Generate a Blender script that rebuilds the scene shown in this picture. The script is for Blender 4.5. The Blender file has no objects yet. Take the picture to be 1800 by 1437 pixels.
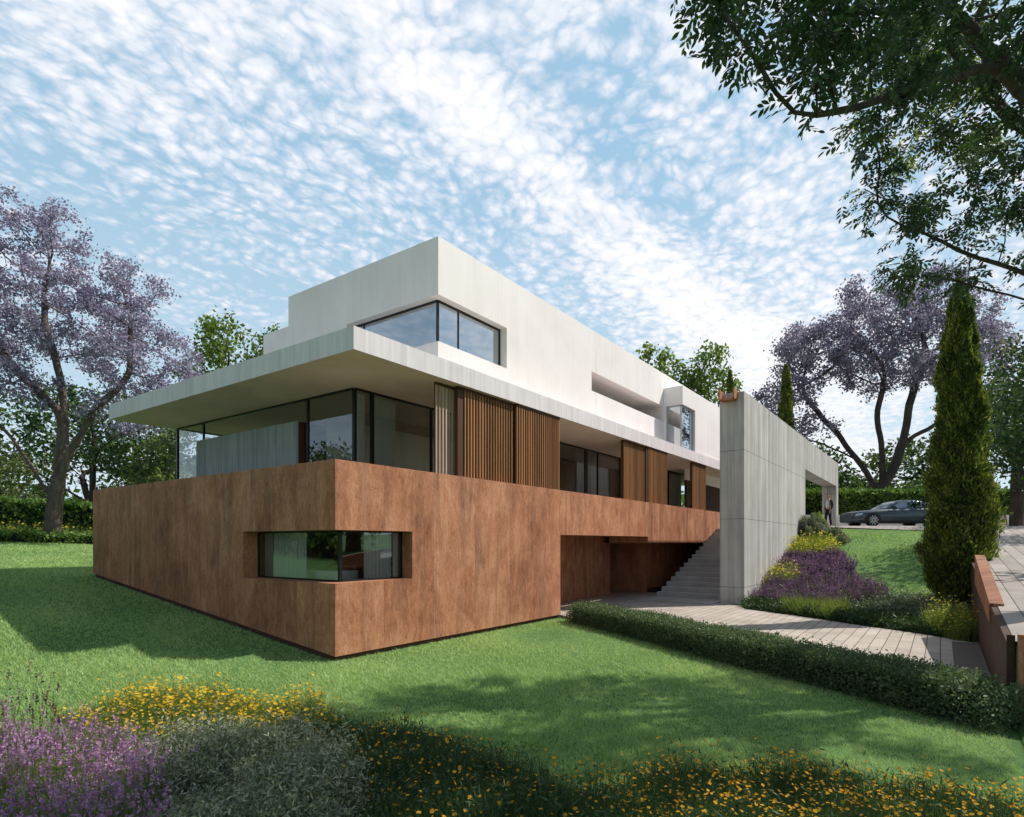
import bpy, math, random
import numpy as np
from mathutils import Vector
S = bpy.context.scene
COL = S.collection
rng = np.random.default_rng(7)
random.seed(7)
R = math.radians

# ------------------------------------------------------------------ ground heights
def sstep(t):
    t = np.clip(t, 0, 1)
    return t*t*(3-2*t)
def gz(x, y):
    x = np.asarray(x, float); y = np.asarray(y, float)
    left = np.where(y < 0, 0, np.where(y < 11, .11*y, 1.21+.07*(y-11)))
    left = np.minimum(left, 3.0)-.1
    xe = 8.8+.667*(y+9.75)
    L = 16+np.maximum(0, -3.45-y)*1.3
    right = -.06+3.0*sstep((x-xe)/L)
    dv = np.clip(.9+.068*(x-2.4), 0, 2.93)*np.clip((x-2.33)/.02, 0, 1)-.06
    z = np.where(y < -9.66, dv, np.where(y < -3.1, np.where(x > xe, right, -.1), left))
    z = np.where((y >= -3.1) & (y < .06) & (x > 7), np.where(x > 23.2, 2.5, -.1), z)
    z = np.where((y >= -3.1) & (y < 12) & (x > 24), 2.9, z)
    z = np.where((x > .06) & (x < 24) & (y > .06) & (y < 10.9), -.6, z)
    return z

# camera frame used to lay out things by bearing: right, depth
CAM = np.array([-6.927, -8.946, 2.07]); YAW = .947
FW = np.array([math.sin(YAW), math.cos(YAW)]); RT = np.array([math.cos(YAW), -math.sin(YAW)])
def site(r, d):
    p = CAM[:2]+RT*r+FW*d
    return p[0], p[1]

# ------------------------------------------------------------------ mesh builder
class MB:
    def __init__(s):
        s.v = []; s.n = 0; s.f = []      # f: (array (k,m) of indices, mat)
    def add(s, verts, faces, mat=0):
        verts = np.asarray(verts, float).reshape(-1, 3)
        faces = np.asarray(faces, int)
        if faces.ndim == 1: faces = faces[None, :]
        s.f.append((faces+s.n, mat)); s.v.append(verts); s.n += len(verts)
    def quad(s, a, b, c, d, mat=0):
        s.add([a, b, c, d], [[0, 1, 2, 3]], mat)
    def box(s, x0, x1, y0, y1, z0, z1, mat=0):
        s.obox(((x0+x1)/2, (y0+y1)/2, (z0+z1)/2), ((x1-x0)/2, 0, 0), (0, (y1-y0)/2, 0), (0, 0, (z1-z0)/2), mat)
    def obox(s, c, a, b, d, mat=0):
        c, a, b, d = (np.array(q, float) for q in (c, a, b, d))
        v = [c-a-b-d, c+a-b-d, c+a+b-d, c-a+b-d, c-a-b+d, c+a-b+d, c+a+b+d, c-a+b+d]
        s.add(v, [[0, 3, 2, 1], [4, 5, 6, 7], [0, 1, 5, 4], [1, 2, 6, 5], [2, 3, 7, 6], [3, 0, 4, 7]], mat)
    def bar(s, p, q, w, h, mat=0):
        p = np.array(p, float); q = np.array(q, float); a = (q-p)/2
        t = a/np.linalg.norm(a); up = np.array([0, 0, 1.]) if abs(t[2]) < .9 else np.array([1., 0, 0])
        b = np.cross(t, up); b /= np.linalg.norm(b); d = np.cross(b, t)
        s.obox((p+q)/2, a, b*w/2, d*h/2, mat)
    def tube(s, pts, radii, k=7, mat=0, cap=True):
        pts = np.asarray(pts, float); n = len(pts)
        T = np.gradient(pts, axis=0); T /= np.linalg.norm(T, axis=1)[:, None]+1e-9
        ref = np.array([.31, .17, .93]) if abs(T[0][2]) < .8 else np.array([.9, .35, .1])
        B = np.cross(T, ref); B /= np.linalg.norm(B, axis=1)[:, None]+1e-9
        N = np.cross(B, T)
        an = np.linspace(0, 2*np.pi, k, endpoint=False)
        ring = pts[:, None]+np.asarray(radii)[:, None, None]*(np.cos(an)[None, :, None]*B[:, None]+np.sin(an)[None, :, None]*N[:, None])
        i = np.arange(n-1)[:, None]*k; j = np.arange(k)[None]; j2 = (j+1) % k
        F = np.stack([i+j, i+j2, i+k+j2, i+k+j], -1).reshape(-1, 4)
        s.add(ring.reshape(-1, 3), F, mat)
        if cap:
            s.add(ring[-1], [list(range(k))], mat); s.add(ring[0], [list(range(k))[::-1]], mat)
    def build(s, name, mats, parent=None, smooth=False):
        mats = mats if isinstance(mats, (list, tuple)) else [mats]
        me = bpy.data.meshes.new(name)
        V = np.concatenate(s.v) if s.v else np.zeros((0, 3))
        off = np.array(WORLD.get(parent.name, (0, 0, 0))) if parent else np.zeros(3)
        V = V-off
        loops = np.concatenate([f.ravel() for f, _ in s.f])
        tot = np.concatenate([np.full(len(f), f.shape[1]) for f, _ in s.f])
        mi = np.concatenate([np.full(len(f), m) for f, m in s.f])
        me.vertices.add(len(V)); me.vertices.foreach_set('co', V.astype(np.float32).ravel())
        me.loops.add(len(loops)); me.loops.foreach_set('vertex_index', loops.astype(np.int32))
        me.polygons.add(len(tot))
        me.polygons.foreach_set('loop_start', np.concatenate([[0], np.cumsum(tot)[:-1]]).astype(np.int32))
        me.polygons.foreach_set('loop_total', tot.astype(np.int32))
        for m in mats: me.materials.append(m)
        me.polygons.foreach_set('material_index', mi.astype(np.int32))
        me.polygons.foreach_set('use_smooth', np.full(len(tot), smooth))
        me.update(calc_edges=True)
        o = bpy.data.objects.new(name, me); COL.objects.link(o)
        if parent: o.parent = parent
        WORLD[o.name] = tuple(off)
        return o
WORLD = {}
def tag(o, label=None, cat=None, group=None, kind=None):
    if label: o['label'] = label
    if cat: o['category'] = cat
    if group: o['group'] = group
    if kind: o['kind'] = kind
    return o
def thing(name, label, cat, loc=(0, 0, 0), group=None):
    o = bpy.data.objects.new(name, None); COL.objects.link(o); o.location = loc
    o.empty_display_size = .2
    WORLD[o.name] = tuple(float(q) for q in loc)
    return tag(o, label, cat, group)

# ------------------------------------------------------------------ materials
class NT:
    def __init__(s, name):
        s.m = bpy.data.materials.new(name); s.m.use_nodes = True
        s.t = s.m.node_tree; s.t.nodes.clear()
        s.out = s.n('ShaderNodeOutputMaterial')
    def n(s, typ, **kw):
        nd = s.t.nodes.new(typ)
        for k, v in kw.items(): setattr(nd, k, v)
        return nd
    def l(s, a, b): s.t.links.new(a, b)
    def inp(s, nd, key, v):
        if v is None: return
        if hasattr(v, 'is_output'): s.l(v, nd.inputs[key])
        else: nd.inputs[key].default_value = v
    def pos(s): return s.n('ShaderNodeNewGeometry').outputs['Position']
    def isl(s): return s.n('ShaderNodeNewGeometry').outputs['Random Per Island']
    def mapp(s, v, scale=(1, 1, 1), rot=(0, 0, 0), loc=(0, 0, 0)):
        m = s.n('ShaderNodeMapping'); s.l(v, m.inputs['Vector'])
        m.inputs['Scale'].default_value = scale; m.inputs['Rotation'].default_value = rot; m.inputs['Location'].default_value = loc
        return m.outputs[0]
    def noise(s, v, scale=5., detail=4., rough=.55, dist=0., out='Fac'):
        n = s.n('ShaderNodeTexNoise'); s.l(v, n.inputs['Vector'])
        n.inputs['Scale'].default_value = scale; n.inputs['Detail'].default_value = detail
        n.inputs['Roughness'].default_value = rough; n.inputs['Distortion'].default_value = dist
        return n.outputs[out]
    def ramp(s, fac, stops, interp='LINEAR'):
        r = s.n('ShaderNodeValToRGB'); s.l(fac, r.inputs[0]); r.color_ramp.interpolation = interp
        e = r.color_ramp.elements
        while len(e) < len(stops): e.new(.5)
        for q, (p, c) in zip(e, stops):
            q.position = p; q.color = (c[0], c[1], c[2], 1) if hasattr(c, '__len__') else (c, c, c, 1)
        return r.outputs[0]
    def math(s, op, a, b=None, c=None):
        n = s.n('ShaderNodeMath', operation=op)
        s.inp(n, 0, a); s.inp(n, 1, b); s.inp(n, 2, c)
        return n.outputs[0]
    def vmath(s, op, a, b=None):
        n = s.n('ShaderNodeVectorMath', operation=op); s.inp(n, 0, a); s.inp(n, 1, b)
        return n.outputs[0]
    def mix(s, fac, a, b, blend='MIX'):
        n = s.n('ShaderNodeMix', data_type='RGBA', blend_type=blend)
        s.inp(n, 0, fac); s.inp(n, 6, a if hasattr(a, 'is_output') else (*a, 1)); s.inp(n, 7, b if hasattr(b, 'is_output') else (*b, 1))
        return n.outputs[2]
    def sep(s, v):
        n = s.n('ShaderNodeSeparateXYZ'); s.l(v, n.inputs[0]); return n.outputs
    def comb(s, x, y, z):
        n = s.n('ShaderNodeCombineXYZ'); s.inp(n, 0, x); s.inp(n, 1, y); s.inp(n, 2, z); return n.outputs[0]
    def bump(s, h, strength=.3, dist=.02):
        b = s.n('ShaderNodeBump'); s.l(h, b.inputs['Height']); b.inputs['Strength'].default_value = strength
        b.inputs['Distance'].default_value = dist; return b.outputs[0]
    def pbr(s, col, rough=.6, metal=0., normal=None, spec=.5, **kw):
        p = s.n('ShaderNodeBsdfPrincipled')
        s.inp(p, 'Base Color', col if hasattr(col, 'is_output') else (*col, 1)); s.inp(p, 'Roughness', rough); s.inp(p, 'Metallic', metal)
        s.inp(p, 'Specular IOR Level', spec)
        if normal is not None: s.l(normal, p.inputs['Normal'])
        for k, v in kw.items(): s.inp(p, k, v)
        s.l(p.outputs[0], s.out.inputs[0]); return s.m
    def end(s, sh): s.l(sh, s.out.inputs[0]); return s.m
    def white(s, v):
        n = s.n('ShaderNodeTexWhiteNoise', noise_dimensions='1D'); s.inp(n, 'W', v); return n.outputs['Value']

def plain(name, col, rough=.6, metal=0., spec=.5, var=.12, scale=6.):
    t = NT(name); f = t.noise(t.pos(), scale, 5)
    c = t.mix(f, tuple(q*(1-var) for q in col), tuple(min(1, q*(1+var)) for q in col))
    return t.pbr(c, rough, metal, spec=spec)

def corten(name, dark=1.):
    t = NT(name); p = t.pos(); x, y, z = t.sep(p)
    s = t.math('ADD', x, y)
    pid = t.math('FLOOR', t.math('DIVIDE', t.math('ADD', s, .25), 1.42))
    pv = t.white(pid)
    uv = t.comb(t.math('ADD', s, t.math('MULTIPLY', pv, 30.)), 0., z)
    streak = t.noise(t.mapp(uv, (4.4, 1, .95)), 1., 7, .68, .8)
    fine = t.noise(t.mapp(uv, (24., 1, 9.)), 1., 6, .75, .5)
    blot = t.noise(t.mapp(uv, (.9, 1, .8)), 1., 6, .6, 1.2)
    speck = t.noise(p, 38., 4, .7)
    f = t.math('ADD', t.math('MULTIPLY', streak, .48), t.math('ADD', t.math('MULTIPLY', fine, .27), t.math('MULTIPLY', blot, .45)))
    f = t.math('ADD', f, t.math('MULTIPLY', t.math('SUBTRACT', pv, .5), .05))
    pit = t.noise(t.mapp(uv, (16., 1, 7.), loc=(2, 0, 5)), 1., 6, .75, .8)
    f = t.math('ADD', f, t.math('MULTIPLY', t.math('SUBTRACT', speck, .5), .40))
    f = t.math('ADD', f, t.math('MULTIPLY', t.math('SUBTRACT', pit, .5), .42))
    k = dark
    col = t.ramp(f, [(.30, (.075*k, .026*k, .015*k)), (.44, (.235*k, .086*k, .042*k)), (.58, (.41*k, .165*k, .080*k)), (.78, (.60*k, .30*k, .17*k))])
    run = t.noise(t.mapp(uv, (1.9, 1, .22), loc=(7, 0, 3)), 1., 5, .6, .5)
    runm = t.ramp(run, [(.51, 0.), (.68, .50)])
    col = t.mix(runm, col, (.060*k, .036*k, .028*k))
    lightrun = t.ramp(t.noise(t.mapp(uv, (2.6, 1, .16), loc=(1, 0, 9)), 1., 6, .62, .6), [(.56, 0.), (.74, .5)])
    col = t.mix(lightrun, col, (.60*k, .31*k, .185*k))
    pits = t.ramp(t.noise(t.mapp(uv, (11., 1, 6.), loc=(9, 0, 1)), 1., 7, .8, .4), [(.56, 0.), (.66, .68)])
    col = t.mix(pits, col, (.075*k, .024*k, .014*k))
    fr = t.math('FRACT', t.math('DIVIDE', t.math('ADD', s, .25), 1.42))
    j = t.math('LESS_THAN', fr, .008)
    col = t.mix(t.math('MULTIPLY', j, .38), col, (.05*k, .025*k, .018*k))
    ao = t.ramp(z, [(0.0, .0), (.25, 0.)])
    nrm = t.bump(t.math('ADD', speck, t.math('MULTIPLY', fine, .6)), .22, .01)
    return t.pbr(col, t.math('ADD', .55, t.math('MULTIPLY', speck, .3)), 0., nrm, spec=.3)

def concrete(name, c1, c2, board=.30, boardvar=.10, joint=0., streakamt=.5, bumpamt=.15, rough=.75):
    t = NT(name); p = t.pos(); x, y, z = t.sep(p); s = t.math('ADD', x, y)
    bid = t.math('FLOOR', t.math('DIVIDE', s, board)); bv = t.white(bid)
    uv = t.comb(t.math('ADD', s, t.math('MULTIPLY', bv, 9.)), t.math('MULTIPLY', t.math('SUBTRACT', x, y), .5), z)
    streak = t.noise(t.mapp(uv, (7., 2., .45)), 1., 6, .62, .3)
    cloud = t.noise(p, .55, 5, .6, .5)
    grain = t.noise(p, 30., 5, .7)
    f = t.math('ADD', t.math('MULTIPLY', streak, streakamt), t.math('MULTIPLY', cloud, 1-streakamt))
    f = t.math('ADD', f, t.math('MULTIPLY', t.math('SUBTRACT', grain, .5), .25))
    f = t.math('ADD', f, t.math('MULTIPLY', t.math('SUBTRACT', bv, .5), boardvar*2))
    col = t.ramp(f, [(.28, c1), (.72, c2)])
    fr = t.math('FRACT', t.math('DIVIDE', s, board))
    line = t.math('LESS_THAN', fr, .05)
    if boardvar > .05:
        col = t.mix(t.math('MULTIPLY', line, .30), col, tuple(q*.35 for q in c1))
    if joint > 0:
        jz = t.math('FRACT', t.math('DIVIDE', t.math('SUBTRACT', z, .55), joint))
        col = t.mix(t.math('MULTIPLY', t.math('LESS_THAN', jz, .010), .6), col, tuple(q*.25 for q in c1))
        jx = t.math('FRACT', t.math('DIVIDE', s, board*9))
        col = t.mix(t.math('MULTIPLY', t.math('LESS_THAN', jx, .009), .5), col, tuple(q*.3 for q in c1))
    drip = t.ramp(t.noise(t.mapp(uv, (3.2, 1., .12), loc=(3, 1, 8)), 1., 6, .65, .4), [(.56, 0.), (.80, .28)])
    col = t.mix(drip, col, tuple(q*.55 for q in c1))
    nrm = t.bump(t.math('ADD', grain, t.math('MULTIPLY', line, -1.5)), bumpamt, .01)
    return t.pbr(col, rough, 0., nrm, spec=.25)

def leafmat(name, c1, c2, trans=.35, patch=.8, c3=None, rough=.5, spec=.3, warm=(1.6, 1.5, .5)):
    t = NT(name); p = t.pos(); i = t.isl()
    f = t.math('ADD', t.math('MULTIPLY', i, .55), t.math('MULTIPLY', t.noise(p, patch, 3), .75))
    stops = [(.22, c1), (.92, c2)] if c3 is None else [(.2, c1), (.6, c2), (.95, c3)]
    col = t.ramp(f, stops)
    b = t.n('ShaderNodeBsdfPrincipled'); t.l(col, b.inputs['Base Color']); b.inputs['Roughness'].default_value = rough
    b.inputs['Specular IOR Level'].default_value = spec
    tr = t.n('ShaderNodeBsdfTranslucent'); t.l(t.mix(.5, col, t.mix(1., col, warm, 'MULTIPLY')), tr.inputs[0])
    mx = t.n('ShaderNodeMixShader'); mx.inputs[0].default_value = trans
    t.l(b.outputs[0], mx.inputs[1]); t.l(tr.outputs[0], mx.inputs[2])
    return t.end(mx.outputs[0])

def bark(name, c1, c2):
    t = NT(name); p = t.pos()
    f = t.noise(t.mapp(p, (9, 9, 1.6)), 1., 7, .7, .6)
    g = t.noise(p, 1.3, 4)
    col = t.ramp(t.math('ADD', t.math('MULTIPLY', f, .7), t.math('MULTIPLY', g, .3)), [(.32, c1), (.68, c2)])
    return t.pbr(col, .85, 0., t.bump(f, .8, .05), spec=.15)

def glassmat(name, tint=(.74, .84, .84), base=.14, gain=1.0):
    t = NT(name)
    lw = t.n('ShaderNodeLayerWeight'); lw.inputs[0].default_value = .42
    fac = t.math('ADD', t.math('MULTIPLY', lw.outputs['Fresnel'], gain), base)
    fac = t.math('MINIMUM', fac, 1.)
    g = t.n('ShaderNodeBsdfGlossy'); g.inputs['Roughness'].default_value = .0; g.inputs[0].default_value = (.92, .97, 1, 1)
    wob = t.bump(t.noise(t.pos(), .7, 2), .02, .05); t.l(wob, g.inputs['Normal'])
    tr = t.n('ShaderNodeBsdfTransparent'); tr.inputs[0].default_value = (*tint, 1)
    mx = t.n('ShaderNodeMixShader'); t.l(fac, mx.inputs[0]); t.l(tr.outputs[0], mx.inputs[1]); t.l(g.outputs[0], mx.inputs[2])
    return t.end(mx.outputs[0])

def curtainmat(name, col, through=.35):
    t = NT(name); p = t.pos(); x, y, z = t.sep(p)
    w = t.noise(t.mapp(p, (30, 30, .4)), 1., 3)
    c = t.mix(w, tuple(q*.85 for q in col), col)
    d = t.n('ShaderNodeBsdfDiffuse'); t.l(c, d.inputs[0])
    tr = t.n('ShaderNodeBsdfTranslucent'); t.l(c, tr.inputs[0])
    tp = t.n('ShaderNodeBsdfTransparent')
    m1 = t.n('ShaderNodeMixShader'); m1.inputs[0].default_value = .4; t.l(d.outputs[0], m1.inputs[1]); t.l(tr.outputs[0], m1.inputs[2])
    m2 = t.n('ShaderNodeMixShader'); m2.inputs[0].default_value = through; t.l(m1.outputs[0], m2.inputs[1]); t.l(tp.outputs[0], m2.inputs[2])
    return t.end(m2.outputs[0])

def paver(name, c1, c2, row=.235, length=1.25):
    t = NT(name); p = t.pos(); x, y, z = t.sep(p)
    b = t.n('ShaderNodeTexBrick'); b.offset = .37; b.offset_frequency = 2
    t.l(t.comb(x, y, 0.), b.inputs['Vector'])
    b.inputs['Color1'].default_value = (*c1, 1); b.inputs['Color2'].default_value = (*c2, 1)
    b.inputs['Mortar'].default_value = (c1[0]*.22, c1[1]*.22, c1[2]*.22, 1)
    b.inputs['Scale'].default_value = 1.; b.inputs['Mortar Size'].default_value = .009; b.inputs['Mortar Smooth'].default_value = .2
    b.inputs['Bias'].default_value = 0.; b.inputs['Brick Width'].default_value = length; b.inputs['Row Height'].default_value = row
    n1 = t.noise(p, 1.1, 5, .6); n2 = t.noise(p, 24., 4, .7)
    f = t.math('ADD', t.math('MULTIPLY', n1, .7), t.math('MULTIPLY', n2, .4))
    col = t.mix(1., b.outputs[0], t.ramp(f, [(.3, (.68, .66, .64)), (.8, (1.12, 1.1, 1.06))]), 'MULTIPLY')
    return t.pbr(col, .8, 0., t.bump(t.math('SUBTRACT', t.math('MULTIPLY', n2, .4), b.outputs['Fac']), .4, .008), spec=.2)

def woodmat(name, c1, c2):
    t = NT(name); p = t.pos(); x, y, z = t.sep(p)
    i = t.isl()
    v = t.comb(t.math('MULTIPLY', x, 22.), t.math('MULTIPLY', y, 22.), t.math('ADD', t.math('MULTIPLY', z, 1.2), t.math('MULTIPLY', i, 40.)))
    f = t.math('ADD', t.math('MULTIPLY', t.noise(v, 1., 5, .6, .4), .6), t.math('MULTIPLY', i, .45))
    return t.pbr(t.ramp(f, [(.25, c1), (.8, c2)]), .55, 0., spec=.3)

M = dict(
    conc=concrete('pale_concrete', (.80, .735, .70), (.95, .875, .85), board=.42, boardvar=.03, streakamt=.32, bumpamt=.06),
    slab=concrete('slab_concrete', (.62, .565, .575), (.86, .79, .785), board=.36, boardvar=.05, streakamt=.75, bumpamt=.06),
    grey=concrete('board_formed_concrete', (.33, .315, .295), (.66, .625, .585), board=.22, boardvar=.12, joint=2.33, streakamt=.65, bumpamt=.3),
    block=concrete('blue_grey_concrete', (.20, .225, .235), (.44, .46, .465), board=.9, boardvar=.07, streakamt=.8, bumpamt=.25),
    step=concrete('step_concrete', (.30, .30, .29), (.48, .48, .46), board=3., boardvar=.04, streakamt=.2),
    corten=corten('weathered_steel'), corten2=corten('dark_weathered_steel', .13), corten3=corten('deep_weathered_steel', .70), soffit=concrete('bounce_tinted_soffit', (.55, .42, .33), (.74, .585, .475), board=1.2, boardvar=.03, streakamt=.2, bumpamt=.05),
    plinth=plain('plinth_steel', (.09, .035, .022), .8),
    wood=woodmat('timber_slat', (.19, .085, .032), (.42, .21, .090)),
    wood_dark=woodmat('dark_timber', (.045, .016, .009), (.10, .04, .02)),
    wood_pale=woodmat('pale_timber', (.34, .23, .155), (.54, .40, .30)),
    metal=plain('dark_frame_metal', (.018, .020, .022), .35, .4, .5),
    alu=plain('grey_frame_metal', (.42, .45, .47), .4, .6, .5),
    glass=glassmat('window_glass', (.97, .99, .985), .10, .9), glass_mirror=glassmat('reflective_glass', (.85, .92, .93), .52, .7),
    curtain=curtainmat('sheer_curtain', (.96, .95, .93), .04), curtain_grey=curtainmat('grey_curtain', (.52, .54, .56), .05),
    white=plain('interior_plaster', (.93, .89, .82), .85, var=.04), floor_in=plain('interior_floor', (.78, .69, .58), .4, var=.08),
    cabinet=plain('white_lacquer', (.78, .76, .72), .35, var=.03), red_wood=woodmat('red_timber', (.13, .03, .02), (.22, .06, .04)),
    path=paver('grey_pavers', (.52, .455, .405), (.43, .38, .34)),
    drive=paver('driveway_pavers', (.42, .375, .345), (.33, .30, .275), .30, 1.8),
    bark_pale=bark('pale_bark', (.045, .032, .027), (.21, .165, .135)), bark=bark('dark_bark', (.030, .022, .018), (.12, .095, .078)),
    twig=bark('twig_bark', (.025, .018, .015), (.085, .065, .055)),
    blossom=leafmat('lilac_blossom', (.155, .13, .20), (.305, .265, .375), .42, .6, (.50, .455, .565), .7, .1, (1, 1, 1)),
    blossom2=leafmat('faded_lilac_blossom', (.155, .13, .185), (.30, .26, .35), .42, .6, (.46, .41, .51), .7, .1, (1, 1, 1)),
    leaf_dark=leafmat('dark_leaf', (.014, .040, .016), (.050, .10, .034), .25, .45),
    leaf_mid=leafmat('mid_leaf', (.030, .075, .020), (.105, .17, .045), .35, .45),
    leaf_bright=leafmat('bright_leaf', (.050, .115, .022), (.19, .27, .055), .42, .5),
    leaf_olive=leafmat('olive_leaf', (.055, .075, .032), (.18, .20, .085), .35, .5),
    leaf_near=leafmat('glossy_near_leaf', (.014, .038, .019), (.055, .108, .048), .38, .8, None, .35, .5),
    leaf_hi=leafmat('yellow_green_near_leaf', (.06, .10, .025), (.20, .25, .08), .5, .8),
    cypress=leafmat('cypress_spray', (.010, .024, .012), (.075, .125, .030), .38, 1.3, (.33, .36, .06)),
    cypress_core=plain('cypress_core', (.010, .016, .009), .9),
    hedge=leafmat('hedge_leaf', (.035, .078, .034), (.10, .155, .068), .28, 2.2, (.20, .25, .13)),
    hedge_l=leafmat('clipped_hedge_leaf', (.028, .080, .020), (.105, .20, .040), .3, .7, (.20, .30, .07)),
    hedge_core=plain('hedge_core', (.010, .018, .009), .9),
    grey_leaf=leafmat('silver_leaf', (.10, .125, .095), (.27, .30, .24), .25, 2.5),
    silver_mix=leafmat('grey_green_leaf', (.05, .085, .055), (.19, .225, .15), .3, 6., (.47, .48, .33)),
    lime_leaf=leafmat('lime_leaf', (.13, .22, .025), (.34, .42, .05), .45, 1.5),
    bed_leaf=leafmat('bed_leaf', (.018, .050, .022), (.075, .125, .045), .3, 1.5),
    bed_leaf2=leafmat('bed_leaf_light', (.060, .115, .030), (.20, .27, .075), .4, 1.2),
    grassy=leafmat('long_grass_blade', (.08, .14, .03), (.26, .33, .08), .45, 1.2),
    lav=leafmat('lavender_head', (.22, .095, .22), (.46, .23, .42), .40, 4., (.64, .41, .57), .8, .1, (1, 1, 1)),
    lav_dark=leafmat('purple_head', (.075, .038, .085), (.20, .105, .20), .3, 1., (.37, .21, .33), .8, .1, (1, 1, 1)),
    seed=leafmat('dark_seed_head', (.06, .025, .04), (.16, .07, .10), .2, 2.),
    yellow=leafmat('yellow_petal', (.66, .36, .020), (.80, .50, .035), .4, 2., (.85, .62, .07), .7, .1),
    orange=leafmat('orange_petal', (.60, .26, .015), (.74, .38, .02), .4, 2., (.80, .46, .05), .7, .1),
    yellow2=leafmat('lemon_petal', (.46, .40, .03), (.62, .55, .06), .4, 2.),
)

# ------------------------------------------------------------------ camera, sun, sky
cd = bpy.data.cameras.new('camera'); cam = bpy.data.objects.new('camera', cd); COL.objects.link(cam)
cam.location = CAM; cam.rotation_euler = (R(90), 0, -YAW)
cd.sensor_fit = 'HORIZONTAL'; cd.sensor_width = 36; cd.lens = 1048.943/1800*36
cd.shift_y = (954.882-718.5)/1800; cd.clip_end = 3000; cd.clip_start = .05
S.camera = cam
HX, HY = .66, .54
sund = Vector((HX, -HY, 1)).normalized()
elev = math.asin(sund.z); azim = math.atan2(HX, -HY)
ld = bpy.data.lights.new('sun', 'SUN'); ld.energy = 5.0; ld.angle = R(.5); ld.color = (1., .955, .885)
lo = bpy.data.objects.new('sun', ld); COL.objects.link(lo); lo.rotation_euler = sund.to_track_quat('Z', 'Y').to_euler(); lo.location = (20, -12, 30)
W = bpy.data.worlds.new('World'); S.world = W; W.use_nodes = True
def build_world():
    t = NT.__new__(NT); t.t = W.node_tree; t.t.nodes.clear()
    out = t.n('ShaderNodeOutputWorld')
    sky = t.n('ShaderNodeTexSky', sky_type='NISHITA'); sky.sun_disc = False
    sky.sun_elevation = elev; sky.sun_rotation = azim; sky.air_density = 1.0; sky.dust_density = .6; sky.ozone_density = 1.4
    d = t.n('ShaderNodeTexCoord').outputs['Generated']
    x, y, z = t.sep(d)
    zz = t.math('ADD', t.math('MAXIMUM', z, .0), .16)
    u = t.math('DIVIDE', x, zz); v = t.math('DIVIDE', y, zz)
    P = t.comb(u, v, 0.)
    ang = math.atan2(FW[1]+.95*RT[1], FW[0]+.95*RT[0])
    Q = t.mapp(P, (1, 1, 1), (0, 0, -ang))
    warp = t.noise(Q, 1.1, 3, .5, 0, 'Color')
    Qw = t.vmath('ADD', Q, t.vmath('MULTIPLY', t.vmath('SUBTRACT', warp, (.5, .5, .5)), (.22, .22, 0)))
    big = t.noise(t.mapp(Qw, (.55, 1.1, 1), loc=(2.2, .7, 0)), 1., 4, .55)
    band = t.noise(t.mapp(Qw, (1.2, 6.5, 1), loc=(.3, 1.9, 0)), 1., 7, .66, .3)
    puff = t.noise(t.mapp(Qw, (13., 19., 1)), 1., 7, .70, .1)
    vor = t.n('ShaderNodeTexVoronoi', feature='F1'); t.l(t.mapp(t.vmath('ADD', Qw, t.vmath('MULTIPLY', t.noise(Qw, 9., 4, .6, 0, 'Color'), (.06, .06, 0))), (27., 31., 1)), vor.inputs['Vector']); vor.inputs['Scale'].default_value = 1.; vor.inputs['Detail'].default_value = 1.5; vor.inputs['Roughness'].default_value = .5
    pv = t.math('SUBTRACT', .62, vor.outputs['Distance'])
    f = t.math('ADD', t.math('MULTIPLY', big, .95), t.math('MULTIPLY', band, .36))
    f = t.math('ADD', f, t.math('ADD', .005, t.math('MULTIPLY', puff, .50)))
    f = t.math('ADD', f, t.math('MULTIPLY', pv, .40))
    fwd = t.math('ADD', t.math('MULTIPLY', x, float(FW[0])), t.math('MULTIPLY', y, float(FW[1])))
    front = t.ramp(t.math('ADD', t.math('MULTIPLY', fwd, .5), .5), [(.50, .30), (.78, 1.)], 'EASE')
    qx, qy, qz = t.sep(Qw)
    e = t.math('DIVIDE', t.math('SUBTRACT', qy, .80), t.math('ADD', .05, t.math('MULTIPLY', qx, .06)))
    b1 = t.math('MULTIPLY', t.math('POWER', 2.718, t.math('MULTIPLY', t.math('MULTIPLY', e, e), -1.)), t.ramp(qx, [(.35, 0.), (.75, 1.)]))
    e2 = t.math('DIVIDE', t.math('SUBTRACT', qy, .50), .10)
    b2 = t.math('MULTIPLY', t.math('POWER', 2.718, t.math('MULTIPLY', t.math('MULTIPLY', e2, e2), -1.)), .5)
    e3 = t.math('DIVIDE', t.math('SUBTRACT', qy, .86), .42)
    b3 = t.math('POWER', 2.718, t.math('MULTIPLY', t.math('MULTIPLY', e3, e3), -1.))
    f = t.math('ADD', f, t.math('MULTIPLY', b3, .075))
    f = t.math('ADD', f, t.math('ADD', t.math('MULTIPLY', b1, .31), t.math('MULTIPLY', b2, .20)))
    g = t.math('SUBTRACT', f, .315)
    dens = t.ramp(g, [(.38, .0), (.52, .40), (.67, .80), (.90, 1.)], 'LINEAR')
    fade = t.ramp(z, [(.0, .45), (.12, .75), (.30, 1.), (1., 1.)])
    dens = t.math('MULTIPLY', t.math('MULTIPLY', dens, fade), front)
    K = .10
    veil = t.mix(t.ramp(z, [(0., 0.), (.5, 1.)]), (.74/K, .95/K, 1.05/K), (.44/K, .73/K, .95/K))
    low = t.mix(front, (.72, .72, .72), (1., 1., 1.)); base = t.mix(t.math('MULTIPLY', front, .70), t.mix(1., sky.outputs[0], low, 'MULTIPLY'), veil)
    base = t.mix(t.ramp(z, [(0., .42), (.22, .30), (.55, .06), (1., 0.)]), base, (.60/K, .74/K, .84/K))
    cl = t.mix(t.ramp(g, [(.45, .0), (.85, 1.)]), (.80/K, .84/K, .95/K), (1.04/K, 1.04/K, 1.06/K))
    col = t.mix(dens, base, cl)
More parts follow.
